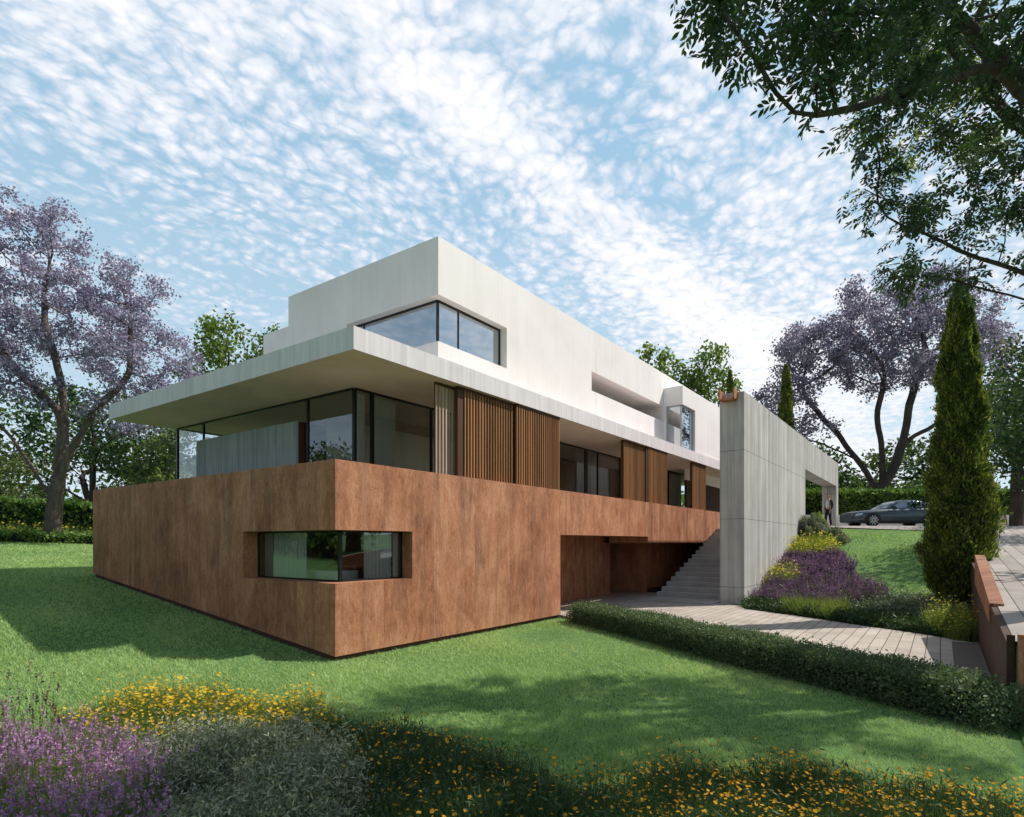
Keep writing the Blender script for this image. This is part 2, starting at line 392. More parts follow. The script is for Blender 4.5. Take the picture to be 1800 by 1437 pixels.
    bg = t.n('ShaderNodeBackground'); t.l(col, bg.inputs[0]); bg.inputs[1].default_value = K
    t.l(bg.outputs[0], out.inputs[0])
build_world()
S.view_settings.view_transform = 'Standard'; S.view_settings.look = 'None'; S.view_settings.exposure = 0; S.view_settings.gamma = 1
S.render.engine = 'CYCLES'
S.cycles.max_bounces = 8; S.cycles.transparent_max_bounces = 12; S.cycles.transmission_bounces = 4
S.cycles.use_denoising = True

# ------------------------------------------------------------------ areas
def inpoly(P, poly):
    x, y = P[:, 0], P[:, 1]; r = np.zeros(len(P), bool); n = len(poly)
    for i in range(n):
        x1, y1 = poly[i]; x2, y2 = poly[(i+1) % n]
        c = ((y1 > y) != (y2 > y)) & (x < (x2-x1)*(y-y1)/((y2-y1) if y2 != y1 else 1e-9)+x1)
        r ^= c
    return r
PATH = [(7.95, 1.88), (14.88, 1.88), (14.88, 4.18), (16.98, 4.18), (16.98, -.02), (15.0, -.02), (14.0, -2.7), (13.5, -3.55), (12.67, -3.9), (11.7, -5.6), (10.6, -7.1), (9.75, -8.45), (8.8, -9.57), (2.38, -9.57), (2.6, -8.9), (3.0, -7.9), (4.3, -6.1), (6.1, -3.1), (7.75, -.3), (7.95, .0)]
BED = [(13.6, -3.56), (25.5, -3.56), (30.2, -4.55), (23.0, -5.1), (20.3, -5.8), (17.6, -6.8), (15.9, -7.7), (15.1, -8.7), (14.6, -9.5), (8.95, -9.5), (9.75, -8.45), (10.6, -7.1), (11.7, -5.6), (12.67, -3.9)]
def drape(mb, P, mat=0): pass

# ------------------------------------------------------------------ terrain
def ground():
    def lines(a, b, step, extra, far):
        l = list(np.arange(a, b+1e-6, step))+extra
        l += [a-q for q in far]+[b+q for q in far]
        return np.unique(np.round(l, 4))
    far = [3, 7, 13, 22, 36, 60, 100, 180, 400, 900]
    xs = lines(-26, 48, .5, [.0, .06, .0601, 2.33, 2.35, 6.99, 7.01, 23.2, 23.25, 24.05], far)
    ys = lines(-20, 40, .5, [.0, .06, .0601, -3.1, -3.15, -9.6, -9.66, -9.67, 10.9, 10.95], far)
    X, Y = np.meshgrid(xs, ys, indexing='ij')
    Z = gz(X, Y)+.02*np.sin(X*.7+1)*np.sin(Y*.55)*(np.abs(Y) < 60)*((Y < -.6) | (X < -.6))
    n, m = X.shape
    V = np.stack([X, Y, Z], -1).reshape(-1, 3)
    i = np.arange(n-1)[:, None]*m; j = np.arange(m-1)[None]
    F = np.stack([i+j, i+m+j, i+m+j+1, i+j+1], -1).reshape(-1, 4)
    t = NT('lawn_ground'); p = t.pos()
    f = t.math('ADD', t.math('MULTIPLY', t.noise(p, .35, 5, .6), .5), t.math('MULTIPLY', t.noise(p, 9., 5, .7), .5))
    col = t.ramp(f, [(.30, (.045, .115, .036)), (.55, (.11, .21, .068)), (.75, (.20, .31, .11))])
    mat = t.pbr(col, .9, 0., t.bump(t.noise(p, 40., 4, .8), .8, .03), spec=.1)
    mb = MB(); mb.add(V, F); tag(mb.build('ground', mat, smooth=True), kind='structure')
ground()

def sheet(name, poly, mat, dz):
    # a flat patch draped over the ground on a fine grid
    P = np.array(poly); mb = MB()
    st = .25
    xs = np.arange(P[:, 0].min(), P[:, 0].max()+st, st); ys = np.arange(P[:, 1].min(), P[:, 1].max()+st, st)
    X, Y = np.meshgrid(xs, ys, indexing='ij')
    ok = inpoly(np.stack([X.ravel(), Y.ravel()], -1), poly).reshape(X.shape)
    return X, Y, ok
def polyflat(name, poly, z, mat, thick=.05, kind='structure'):
    mb = MB(); n = len(poly)
    top = [(x, y, z) for x, y in poly]; bot = [(x, y, z-thick) for x, y in poly]
    mb.add(top, [list(range(n))[::-1]] if area(poly) < 0 else [list(range(n))])
    for i in range(n):
        a, b = top[i], top[(i+1) % n]; c, d = bot[(i+1) % n], bot[i]
        mb.quad(a, d, c, b)
    return tag(mb.build(name, mat), kind=kind)
def area(p):
    return sum(p[i][0]*p[(i+1) % len(p)][1]-p[(i+1) % len(p)][0]*p[i][1] for i in range(len(p)))
polyflat('path', PATH, -.015, M['path'], .12)
mb = MB(); mb.box(3.1, 8.75, -9.56, -9.12, -.1, -.008)
tag(mb.build('path_border', plain('dark_grating', (.10, .075, .065), .7)), kind='structure')
def driveway():
    mb = MB()
    def grid(x0, x1, y0, y1, nx, ny, edge=None):
        X, Y = np.meshgrid(np.linspace(x0, x1, nx), np.linspace(y0, y1, ny), indexing='ij')
        if edge is not None: X = X+(np.maximum(0, edge-X.min())*0)
        Z = np.where(Y < -9.64, np.clip(.9+.068*(X-2.4), 0, 2.93), gz(X, Y)+.05)
        V = np.stack([X, Y, Z], -1).reshape(-1, 3); n, m = X.shape
        i = np.arange(n-1)[:, None]*m; j = np.arange(m-1)[None]
        mb.add(V, np.stack([i+j, i+m+j, i+m+j+1, i+j+1], -1).reshape(-1, 4))
    grid(2.36, 27.9, -13.2, -9.66, 60, 8)
    grid(27.9, 50, -17, -9.66, 30, 10)
    grid(27.6, 50, -9.655, -3.6, 40, 16)
    grid(25.3, 50, -3.6, 1.5, 30, 8)
    tag(mb.build('driveway', M['drive']), kind='structure')
driveway()

# ------------------------------------------------------------------ house
house = thing('house', 'two storey house of pale concrete volumes on a rusty steel base with timber screens', 'house')
def wallY(mb, y, x0, x1, z0, z1, holes=(), flip=False):
    xs = sorted({x0, x1, *[h[0] for h in holes], *[h[1] for h in holes]}); zs = sorted({z0, z1, *[h[2] for h in holes], *[h[3] for h in holes]})
    for a, b in zip(xs, xs[1:]):
        for c, d in zip(zs, zs[1:]):
            cx, cz = (a+b)/2, (c+d)/2
            if any(h[0] < cx < h[1] and h[2] < cz < h[3] for h in holes): continue
            q = [(a, y, c), (b, y, c), (b, y, d), (a, y, d)]
            mb.quad(*(q[::-1] if flip else q))
def wallX(mb, x, y0, y1, z0, z1, holes=(), flip=False):
    ys = sorted({y0, y1, *[h[0] for h in holes], *[h[1] for h in holes]}); zs = sorted({z0, z1, *[h[2] for h in holes], *[h[3] for h in holes]})
    for a, b in zip(ys, ys[1:]):
        for c, d in zip(zs, zs[1:]):
            cy, cz = (a+b)/2, (c+d)/2
            if any(h[0] < cy < h[1] and h[2] < cz < h[3] for h in holes): continue
            q = [(x, b, c), (x, a, c), (x, a, d), (x, b, d)]
            mb.quad(*(q[::-1] if flip else q))
H = 3.6
def base():
    mb = MB(); sl = 1.2/10.97
    # long left face, its foot rising with the lawn
    zz = lambda y: sl*y
    mb.quad((0, 10.97, zz(10.97)), (0, 3.06, zz(3.06)), (0, 3.06, H), (0, 10.97, H))
    mb.quad((0, 3.06, zz(3.06)), (0, 0, 0), (0, 0, 1.33), (0, 3.06, 1.33))
    mb.quad((0, 3.06, 2.31), (0, 0, 2.31), (0, 0, H), (0, 3.06, H))
    # front face
    wallY(mb, 0, 0, 14.25, 0, H, [(0, 1.95, 1.33, 2.31), (7.9, 14.25, 0, 2.31)])
    wallY(mb, 0, 14.25, 24.2, 2.07, H)
    # under-edges of the front sheet
    mb.quad((14.25, 0, 2.07), (14.25, .4, 2.07), (24.2, .4, 2.07), (24.2, 0, 2.07))
    mb.quad((14.25, 0, 2.07), (14.25, 0, 2.31), (14.25, 1.6, 2.31), (14.25, 1.6, 2.07))
    mb.quad((14.25, .4, 2.07), (14.25, 2.3, 2.07), (24.2, 2.3, 2.07), (24.2, .4, 2.07))
    mb.quad((0, 0, .002), (7.9, 0, .002), (7.9, .1, .002), (0.1, .1, .002))
    mb.quad((7.9, 0, 0), (7.9, 2.3, 0), (7.9, 2.3, 2.31), (7.9, 0, 2.31))
    mb.quad((0, 10.97, zz(10.97)), (0, 10.97, H), (24.2, 10.97, H), (24.2, 10.97, 1.2))
    # parapet cap and inside
    mb.quad((0, 0, H), (24.2, 0, H), (24.2, .14, H), (.14, .14, H)); mb.quad((0, 0, H), (.14, .14, H), (.14, 10.83, H), (0, 10.97, H))
    mb.quad((.14, .14, H), (24.2, .14, H), (24.2, .14, 2.8), (.14, .14, 2.8)); mb.quad((.14, .14, H), (.14, .14, 2.8), (.14, 10.83, 2.8), (.14, 10.83, H))
    mb.build('base_wall', M['corten'], house)
    mb = MB()   # window reveals of folded steel
    for z in (1.33, 2.31):
        mb.quad((0, 0, z), (1.95, 0, z), (2.1, .4, z), (.4, .4, z)); mb.quad((0, 0, z), (.4, .4, z), (.4, 3.2, z), (0, 3.06, z))
    mb.quad((1.95, 0, 1.33), (1.95, 0, 2.31), (1.95, .42, 2.31), (1.95, .42, 1.33))
    mb.quad((0, 3.06, 1.33), (0, 3.06, 2.31), (.45, 3.06, 2.31), (.45, 3.06, 1.33))
    mb.build('window_reveal', M['corten'], house)
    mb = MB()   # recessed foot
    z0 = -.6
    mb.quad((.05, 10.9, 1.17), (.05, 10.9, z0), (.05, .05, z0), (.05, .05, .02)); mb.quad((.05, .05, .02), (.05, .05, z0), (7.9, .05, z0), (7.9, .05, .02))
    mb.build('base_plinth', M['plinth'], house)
    mb = MB()
    wallY(mb, 1.9, 7.9, 14.9, -.1, 2.31); wallX(mb, 14.9, 1.9, 4.2, -.1, 2.31, (), True); wallY(mb, 4.2, 14.9, 20.5, -.1, 2.068); mb.quad((14.9, 1.9, 2.066), (20.5, 1.9, 2.066), (20.5, 4.2, 2.066), (14.9, 4.2, 2.066)); mb.quad((7.9, 0.01, 2.312), (14.25, 0.01, 2.312), (14.25, 2.3, 2.312), (7.9, 2.3, 2.312))
    wallX(mb, 17.0, 1.22, 4.2, -.1, 2.068); wallY(mb, 1.22, 17.0, 24.2, -.1, 2.068)  # recess made up here: wall set back so the parapet shades its lower band
    mb.build('alcove_and_shade_recess', M['corten'], house)
    mb = MB(); mb.box(17.01, 24, 1.17, 1.215, -.1, .14); mb.build('skirting', M['plinth'], house)
base()
def structure():
    mb = MB(); mb.box(.16, 24.1, .16, 10.8, 2.6, 2.85); mb.build('terrace_floor', plain('terrace_stone', (.84, .78, .70), .8, var=.04), house)
    mb = MB(); mb.box(.42, 30.2, 0, 10.99, 5.71, 6.15); mb.build('roof_slab', M['slab'], house)
    mb = MB(); mb.quad((.44, .02, 5.706), (.44, 10.97, 5.706), (30.2, 10.97, 5.706), (30.2, .02, 5.706)); mb.build('soffit', M['soffit'], house)  # underside sheet, warm bounce light put into its concrete colour
    # upper volume
    x0, y0, z0, z1 = 3.71, .9, 6.15, 9.47
    mb = MB()
    wallY(mb, y0, x0, 30.2, z0, z1, [(x0, 6.51, 6.94, 8.07), (11.48, 18.09, 7.36, 8.03)])
    wallX(mb, x0, y0, 6.99, z0, z1, [(y0, 4.3, 6.94, 8.07)])
    mb.quad((x0, y0, z1), (30.2, y0, z1), (30.2, 6.99, z1), (x0, 6.99, z1))
    wallY(mb, 6.99, x0, 30.2, z0, z1, (), True); wallX(mb, 30.2, y0, 6.99, z0, z1, (), True)
    for z in (6.94, 8.07):
        mb.quad((x0, y0, z), (6.51, y0, z), (6.51, y0+.4, z), (x0+.4, y0+.4, z)); mb.quad((x0, y0, z), (x0+.4, y0+.4, z), (x0+.4, 4.3, z), (x0, 4.3, z))
    mb.quad((6.51, y0, 6.94), (6.51, y0, 8.07), (6.51, y0+.5, 8.07), (6.51, y0+.5, 6.94))
    mb.quad((x0, 4.3, 6.94), (x0+.5, 4.3, 6.94), (x0+.5, 4.3, 8.07), (x0, 4.3, 8.07))
    mb.build('upper_wall', M['conc'], house)
    # long slot terrace
    mb = MB()
    a, b, c, d = 11.48, 18.09, 7.36, 8.03
    mb.quad((a, y0, d), (a, y0+1.6, d), (b, y0+1.6, d), (b, y0, d)); mb.quad((a, y0, c), (b, y0, c), (b, y0+.3, c), (a, y0+.3, c))
    mb.quad((a, y0, c-.7), (a, y0+1.6, c-.7), (a, y0+1.6, d), (a, y0, d)); mb.quad((b, y0, c-.7), (b, y0, d), (b, y0+1.6, d), (b, y0+1.6, c-.7))
    mb.quad((a, y0+.3, c), (b, y0+.3, c), (b, y0+.3, c-.7), (a, y0+.3, c-.7)); mb.quad((a, y0+.3, c-.7), (b, y0+.3, c-.7), (b, y0+1.6, c-.7), (a, y0+1.6, c-.7))
    mb.build('slot_terrace', M['conc'], house)
    f = MB(); f.box(a+.02, b-.02, y0+1.5, y0+1.56, d-.07, d-.003); f.box(a+.02, b-.02, y0+1.5, y0+1.56, c-.68, c-.6)
    for k in range(5): f.box(a+.05+k*1.62, a+.10+k*1.62, y0+1.5, y0+1.56, c-.6, d-.07)
    fr = f.build('slot_window', M['metal'], house)
    g = MB(); g.quad((a+.02, y0+1.53, c-.65), (b-.02, y0+1.53, c-.65), (b-.02, y0+1.53, d-.03), (a+.02, y0+1.53, d-.03)); g.build('pane', M['glass_mirror'], fr)
    mb = MB(); mb.box(3.73, 30.2, 6.995, 8.35, 6.17, 8.6); mb.build('rear_parapet', M['conc'], house)
    # bay
    mb = MB(); bx, by, bt = 18.09, .05, 8.82
    wallX(mb, bx, by, .898, 6.17, bt, [(by, .80, 6.17, 8.02)]); wallY(mb, by, bx, 30.2, 6.17, bt, [(bx, 19.69, 6.17, 8.02)])
    mb.quad((bx, by, bt), (30.2, by, bt), (30.2, .898, bt), (bx, .898, bt)); wallX(mb, 30.2, by, .898, 6.17, bt, (), True)
    mb.quad((bx, by, 8.02), (19.69, by, 8.02), (19.69, .895, 8.02), (bx, .895, 8.02))
    mb.quad((19.69, by, 6.17), (19.69, by, 8.02), (19.69, .895, 8.02), (19.69, .895, 6.17)); mb.quad((bx, .80, 6.17), (bx+.3, .80, 6.17), (bx+.3, .80, 8.02), (bx, .80, 8.02))
    mb.build('bay', M['conc'], house)
structure()

def window(name, frame, panes, fmat, gmat, label=None):
    f = MB()
    for b in frame: f.box(*b)
    o = f.build(name, fmat, house)
    if label: o['label'] = label
    for q in panes:
        g = MB(); g.quad(*q); g.build('pane', gmat, o)
    return o
# low corner window: glass meets without a return, one corner post
gx, gy, z0, z1 = .35, .31, 1.332, 2.308
window('low_corner_window',
    [(gx-.02, gx+.04, gy-.02, gy+.04, z0+.03, z1-.03), (gx-.02, gx+.03, gy+.04, 3.055, z0, z0+.03), (gx-.02, gx+.03, gy+.04, 3.055, z1-.03, z1), (gx+.04, 1.945, gy-.02, gy+.03, z0, z0+.03), (gx+.04, 1.945, gy-.02, gy+.03, z1-.03, z1),
     (gx-.018, gx+.03, 3.02, 3.054, z0+.03, z1-.03), (1.912, 1.944, gy-.018, gy+.03, z0+.03, z1-.03)],
    [[(gx, 3.03, z0+.02), (gx, gy+.04, z0+.02), (gx, gy+.04, z1-.02), (gx, 3.03, z1-.02)], [(gx+.04, gy, z0+.02), (1.92, gy, z0+.02), (1.92, gy, z1-.02), (gx+.04, gy, z1-.02)]],
    M['metal'], M['glass'])
# upper corner window in the pale volume
gx, gy, z0, z1 = 3.95, 1.14, 6.942, 8.068
fr = [(gx-.025, gx+.03, gy-.025, gy+.03, z0+.035, z1-.05), (gx-.02, gx+.03, gy+.03, 4.295, z1-.05, z1), (gx+.03, 6.505, gy-.02, gy+.03, z1-.05, z1), (gx-.02, gx+.03, gy+.03, 4.295, z0, z0+.035), (gx+.03, 6.505, gy-.02, gy+.03, z0, z0+.035),
      (4.70, 4.74, gy-.018, gy+.028, z0+.035, z1-.05), (6.45, 6.504, gy-.018, gy+.028, z0+.035, z1-.05), (gx-.018, gx+.028, 3.84, 3.88, z0+.035, z1-.05), (gx-.018, gx+.028, 4.24, 4.294, z0+.035, z1-.05)]
pn = [[(gx, b, z0+.02), (gx, a, z0+.02), (gx, a, z1-.03), (gx, b, z1-.03)] for a, b in ((gy+.03, 3.84), (3.88, 4.24))]
pn += [[(a, gy, z0+.02), (b, gy, z0+.02), (b, gy, z1-.03), (a, gy, z1-.03)] for a, b in ((gx+.03, 4.70), (4.74, 6.45))]
window('upper_corner_window', fr, pn, M['metal'], M['glass_mirror'])
# bay window
gx, gy, z0, z1 = 18.2, .16, 6.172, 8.018
fr = [(gx-.03, gx+.03, gy-.03, gy+.03, z0+.05, z1-.05), (gx-.025, gx+.025, gy+.03, .795, z1-.05, z1), (gx-.025, gx+.025, gy+.03, .795, z0, z0+.05), (gx+.03, 19.685, gy-.025, gy+.025, z1-.05, z1), (gx+.03, 19.685, gy-.025, gy+.025, z0, z0+.05),
      (gx-.022, gx+.022, .74, .794, z0+.05, z1-.05), (19.3, 19.36, gy-.022, gy+.022, z0+.05, z1-.05), (19.63, 19.684, gy-.022, gy+.022, z0+.05, z1-.05)]
window('bay_window', fr, [[(gx, .76, z0+.03), (gx, gy+.03, z0+.03), (gx, gy+.03, z1-.03), (gx, .76, z1-.03)], [(gx+.03, gy, z0+.03), (19.3, gy, z0+.03), (19.3, gy, z1-.03), (gx+.03, gy, z1-.03)], [(19.36, gy, z0+.03), (19.63, gy, z0+.03), (19.63, gy, z1-.03), (19.36, gy, z1-.03)]], M['alu'], M['glass_mirror'])
# living room glazing under the roof slab
gx, gy, z0, z1 = 2.25, 2.2, 2.852, 5.708
fr = [(gx-.04, gx+.04, gy-.04, gy+.04, z0, z1-.05), (gx-.03, gx+.03, gy+.04, 10.74, z1-.05, z1), (gx-.03, gx+.03, gy+.04, 10.74, z0, z0+.05), (gx+.04, 26, gy-.03, gy+.03, z1-.05, z1), (gx+.04, 26, gy-.03, gy+.03, z0, z0+.05),
      (gx-.028, gx+.028, 3.94, 4.0, z0+.05, z1-.05), (gx-.028, gx+.028, 9.08, 9.13, z0+.05, z1-.05), (gx-.035, gx+.035, 10.70, 10.77, z0+.05, z1-.05), (gx+.03, 5.2, 10.70, 10.76, z1-.05, z1)]
fr += [(a-w, a+w, gy-.028, gy+.028, z0+.05, z1-.05) for a, w in ((2.78, .05), (4.83, .03), (11.4, .03), (13.45, .10), (14.4, .03), (16.45, .04), (22.0, .05))]
pn = [[(gx, b, z0+.03), (gx, a, z0+.03), (gx, a, z1-.03), (gx, b, z1-.03)] for a, b in ((gy+.04, 3.94), (4.0, 9.08), (9.13, 10.70))]
ex = [gx+.04, 2.78, 4.83, 11.4, 13.45, 14.4, 16.45, 22.0]
pn += [[(a+.05, gy, z0+.03), (b-.05, gy, z0+.03), (b-.05, gy, z1-.03), (a+.05, gy, z1-.03)] for a, b in zip(ex, ex[1:])]
pn += [[(gx+.03, 10.73, z0+.03), (5.2, 10.73, z0+.03), (5.2, 10.73, z1-.03), (gx+.03, 10.73, z1-.03)]]
window('living_room_glazing', fr, pn, M['metal'], M['glass'])
# timber screens
def screen(x0, x1, y, mat, depth, pitch, width, back=True, z0=2.86, z1=5.70, lab=None, ls=.05):
    f = MB()
    f.box(x0, x1, y-.01, y+depth+.02, z1-.05, z1); f.box(x0, x1, y-.01, y+depth+.02, z0, z0+.05)
    f.box(x0, x0+ls, y+.03, y+depth+.018, z0+.05, z1-.05); f.box(x1-.05, x1, y+.03, y+depth+.018, z0+.05, z1-.05)
    o = f.build('timber_screen', M['wood_dark'], house)
    if lab: o['label'] = lab
    s = MB(); x0 = x0+ls-.05; n = int((x1-x0-.06)/pitch)
    for k in range(n+1):
        x = x0+.03+k*(x1-x0-.06)/n
        s.box(x-width/2, x+width/2, y, y+depth, z0+.052, z1-.052)
    s.build('slats', mat, o)
screen(2.98, 3.70, .30, M['wood_pale'], .035, .105, .042, lab='pale timber screen with open slats')
screen(3.56, 5.70, .12, M['wood'], .11, .108, .040, ls=.26); screen(5.78, 7.94, .05, M['wood'], .11, .108, .040)
screen(12.42, 14.21, .12, M['wood'], .11, .108, .040); screen(14.25, 16.32, .05, M['wood'], .11, .108, .040, ls=.24)
screen(19.51, 21.34, .10, M['wood'], .11, .108, .045)
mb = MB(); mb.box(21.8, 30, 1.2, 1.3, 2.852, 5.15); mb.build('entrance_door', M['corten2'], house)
mb = MB(); mb.box(21.75, 30, 1.2, 1.28, 5.16, 5.70); mb.build('door_head', M['white'], house)
# interior
def interior():
    mb = MB()
    mb.box(9.6, 9.8, 2.4, 5.6, 2.855, 5.70); mb.box(5.3, 9.6, 5.4, 5.6, 2.855, 5.70); mb.box(9.8, 30, 4.5, 4.7, 2.855, 5.70); mb.box(24.2, 24.4, 2.4, 4.48, 2.855, 5.70); mb.box(17.2, 17.4, 2.4, 4.48, 2.855, 5.70); mb.box(5.25, 5.45, 5.62, 10.7, 2.855, 5.70)
    mb.build('interior_wall', M['white'], house)
    mb = MB(); mb.box(2.3, 26, 2.26, 10.65, 2.853, 2.862); mb.build('living_room_floor', M['floor_in'], house)
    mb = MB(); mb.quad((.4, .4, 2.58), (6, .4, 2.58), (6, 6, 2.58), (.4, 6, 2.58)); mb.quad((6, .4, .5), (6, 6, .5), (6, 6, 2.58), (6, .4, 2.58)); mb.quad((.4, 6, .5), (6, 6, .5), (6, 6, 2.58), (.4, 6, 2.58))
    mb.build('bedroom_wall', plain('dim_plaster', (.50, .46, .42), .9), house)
    mb = MB(); mb.quad((.1, .1, .6), (6, .1, .6), (6, 6, .6), (.1, 6, .6)); mb.build('bedroom_floor', M['floor_in'], house)
    mb = MB()
    for (a, b, c, d) in ((4.2, 10, 1.3, 6.9),): mb.box(a, b, c+.5, d, 6.2, 6.25)
    mb.build('upper_floor', M['floor_in'], house)
    mb = MB(); mb.box(7.2, 7.35, 1.5, 6.8, 6.26, 9.3); mb.box(4.3, 7.2, 4.6, 4.75, 6.26, 9.3); mb.build('upper_partition', M['white'], house)
    mb = MB(); mb.quad((4.0, 1.2, 8.066), (7.2, 1.2, 8.066), (7.2, 4.6, 8.066), (4.0, 4.6, 8.066)); mb.build('upper_ceiling', M['white'], house)
interior()
# the concrete wall standing through the glass line
blk = MB(); blk.box(2.1, 2.58, 4.19, 9.26, 2.854, 5.14)
blk = tag(blk.build('terrace_wall', M['block']), 'blue grey board marked concrete wall standing through the glazing on the terrace', 'wall')

mb = MB(); mb.box(2.12, 2.94, 4.15, 4.187, 2.856, 5.12); mb.build('dark_end_panel', M['wood_dark'], blk)  # thin dark panel added to darken the end face of the wall
# curtains
def curtain(name, label, p, q, z0, z1, pitch, amp, mat):
    p = np.array(p, float); q = np.array(q, float); L = np.linalg.norm(q-p); n = int(L/pitch*8)+2
    t = np.linspace(0, 1, n); d = (q-p)/L; nn = np.array([-d[1], d[0]])
    r = np.random.default_rng(int(L*1000)+int(z0*10))
    ph = 2*np.pi*(t*L/pitch)+.9*np.sin(t*7+r.random()*6)
    B = p+np.outer(t*L, d)+np.outer(amp*np.sin(ph), nn); C2 = p+np.outer(t*L, d)+np.outer(amp*.8*np.sin(ph), nn)
    V = np.concatenate([np.c_[B, np.full(n, z0)], np.c_[C2, np.full(n, z1)]]); i = np.arange(n-1)
    mb = MB(); mb.add(V, np.stack([i, i+1, n+i+1, n+i], -1))
    return tag(mb.build(name, mat, smooth=True), label, 'curtain', 'curtains hanging behind the glazing')
curtain('curtain', 'grey curtain bunched at the left end of the low corner window', (.48, 3.03), (.48, 2.72), 1.34, 2.30, .07, .02, M['curtain_grey'])
curtain('curtain', 'white sheer curtain drawn behind the left half of the low corner window', (.50, 2.74), (.50, 1.55), 1.34, 2.30, .11, .025, M['curtain'])
curtain('curtain', 'white sheer curtain behind the right pane of the low corner window', (1.05, .46), (1.80, .46), 1.34, 2.30, .09, .022, M['curtain'])
curtain('curtain', 'thick white curtain at the right jamb of the low corner window', (1.78, .40), (1.93, .40), 1.34, 2.30, .05, .015, M['curtain'])
curtain('curtain', 'narrow white curtain between the two posts of the living room corner', (2.36, 2.36), (2.70, 2.36), 2.87, 5.64, .10, .03, M['curtain'])
curtain('curtain', 'long white curtain hanging right of the living room corner posts', (2.92, 2.40), (3.75, 2.40), 2.87, 5.64, .13, .04, M['curtain'])
curtain('curtain', 'pale curtain hanging between the two groups of timber screens', (14.5, 2.40), (16.4, 2.40), 2.87, 5.64, .14, .04, M['curtain'])
curtain('curtain', 'grey curtain beside the thick post between the timber screens', (13.0, 2.42), (14.3, 2.42), 2.87, 5.64, .14, .04, M['curtain_grey'])
curtain('curtain', 'white curtain by the last narrow timber screen near the entrance', (21.9, 2.42), (24.0, 2.42), 2.87, 5.64, .14, .04, M['curtain'])
curtain('curtain', 'pale curtain at the right end of the upper corner window', (6.0, 1.28), (6.44, 1.28), 6.96, 8.0, .08, .02, M['curtain'])
curtain('curtain', 'pale curtain inside the tall projecting bay window', (18.5, .40), (19.2, .40), 6.2, 7.95, .10, .03, M['curtain'])
# furniture glimpsed through the low window
mb = MB(); mb.box(.75, 1.35, 1.0, 2.9, .62, 1.50); tag(mb.build('sideboard', M['cabinet']), 'low white sideboard seen through the left pane of the low window', 'sideboard')
t_ = thing('desk', 'dark red timber desk seen through the right pane of the low window', 'desk', (2.0, 1.6, .6))
mb = MB(); mb.box(1.45, 2.9, 1.2, 2.0, 1.55, 1.60); mb.build('desk_top', M['red_wood'], t_)
for (a, b) in ((1.47, 1.22), (2.82, 1.22), (1.47, 1.92), (2.82, 1.92)):
    mb = MB(); mb.box(a, a+.06, b, b+.06, .602, 1.55); mb.build('leg', M['red_wood'], t_)
mb = MB(); mb.box(1.5, 2.85, 1.95, 1.98, 1.602, 2.2); mb.box(1.5, 2.85, 1.72, 1.95, 1.85, 1.88); mb.build('desk_shelf', M['red_wood'], t_)

# ------------------------------------------------------------------ stair and walls
st = thing('staircase', 'grey concrete outdoor stair rising between the steel wall and the concrete wall', 'stairs', (15, -1.4, 0))
mb = MB(); mb.box(13.3, 15.0, -2.68, -.06, -.10, .02); mb.build('landing', M['step'], st)
for k in range(16):
    mb = MB(); mb.box(15+.5*k, 15+.5*(k+1), -2.70, -.04, -.1, .02+.172*(k+1)); mb.build('step', M['step'], st)
    if k == 15: mb = MB(); mb.box(23.0, 25, -2.70, -.04, -.1, 2.77); mb.build('top_landing', M['step'], st)
cw = thing('concrete_wall', 'tall grey board formed concrete wall with a gateway opening at its far end', 'wall', (14, -3.1, 0))
def prism(poly, y0, y1):
    mb = MB(); n = len(poly)
    mb.add([(x, y0, z) for x, z in poly], [list(range(n))]); mb.add([(x, y1, z) for x, z in poly], [list(range(n))[::-1]])
    for i in range(n):
        (a, b), (c, d) = poly[i], poly[(i+1) % n]
        mb.quad((a, y0, b), (a, y1, b), (c, y1, d), (c, y0, d))
    return mb
prism([(14, -.5), (25.15, -.5), (25.15, 5.68), (35.8, 5.68), (35.8, 2.5), (36.6, 2.5), (36.6, 7.2), (14, 7.2)], -3.54, -2.73).build('wall', M['grey'], cw)
mb = MB()
mb.box(13.62, 14.02, -2.84, -2.79, 6.93, 7.26); mb.box(13.62, 14.02, -3.32, -3.27, 6.93, 7.26); mb.box(13.62, 14.02, -3.27, -2.84, 6.90, 6.94)
mb.build('rain_spout', M['corten'], cw)
# steel retaining wall at the end of the path
rw = thing('retaining_wall', 'rusty steel retaining wall between the end of the path and the driveway', 'wall', (4, -9.6, 0))
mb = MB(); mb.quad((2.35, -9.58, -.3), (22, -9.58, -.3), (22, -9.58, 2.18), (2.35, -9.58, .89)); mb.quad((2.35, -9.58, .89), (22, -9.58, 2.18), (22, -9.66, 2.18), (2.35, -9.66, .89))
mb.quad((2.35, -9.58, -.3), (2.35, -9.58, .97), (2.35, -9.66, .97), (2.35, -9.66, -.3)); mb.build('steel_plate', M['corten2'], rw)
mb = MB(); mb.quad((2.30, -9.68, -.3), (2.30, -9.68, .985), (2.30, -13.2, .985), (2.30, -13.2, -.3)); mb.quad((2.30, -9.68, .985), (2.36, -9.68, .985), (2.36, -13.2, .985), (2.30, -13.2, .985)); mb.quad((2.30, -9.68, -.3), (2.36, -9.68, -.3), (2.36, -9.68, .985), (2.30, -9.68, .985))
mb.build('return_plate', M['corten'], rw)
mb = MB()
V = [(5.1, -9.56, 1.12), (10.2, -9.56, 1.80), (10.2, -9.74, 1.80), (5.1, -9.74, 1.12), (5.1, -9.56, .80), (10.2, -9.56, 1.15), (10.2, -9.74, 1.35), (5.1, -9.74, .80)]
mb.add(V, [[0, 3, 2, 1], [0, 1, 5, 4], [3, 7, 6, 2], [0, 4, 7, 3]]); mb.build('edge_beam', M['corten3'], rw)  # beam in a darker tone of the weathered steel
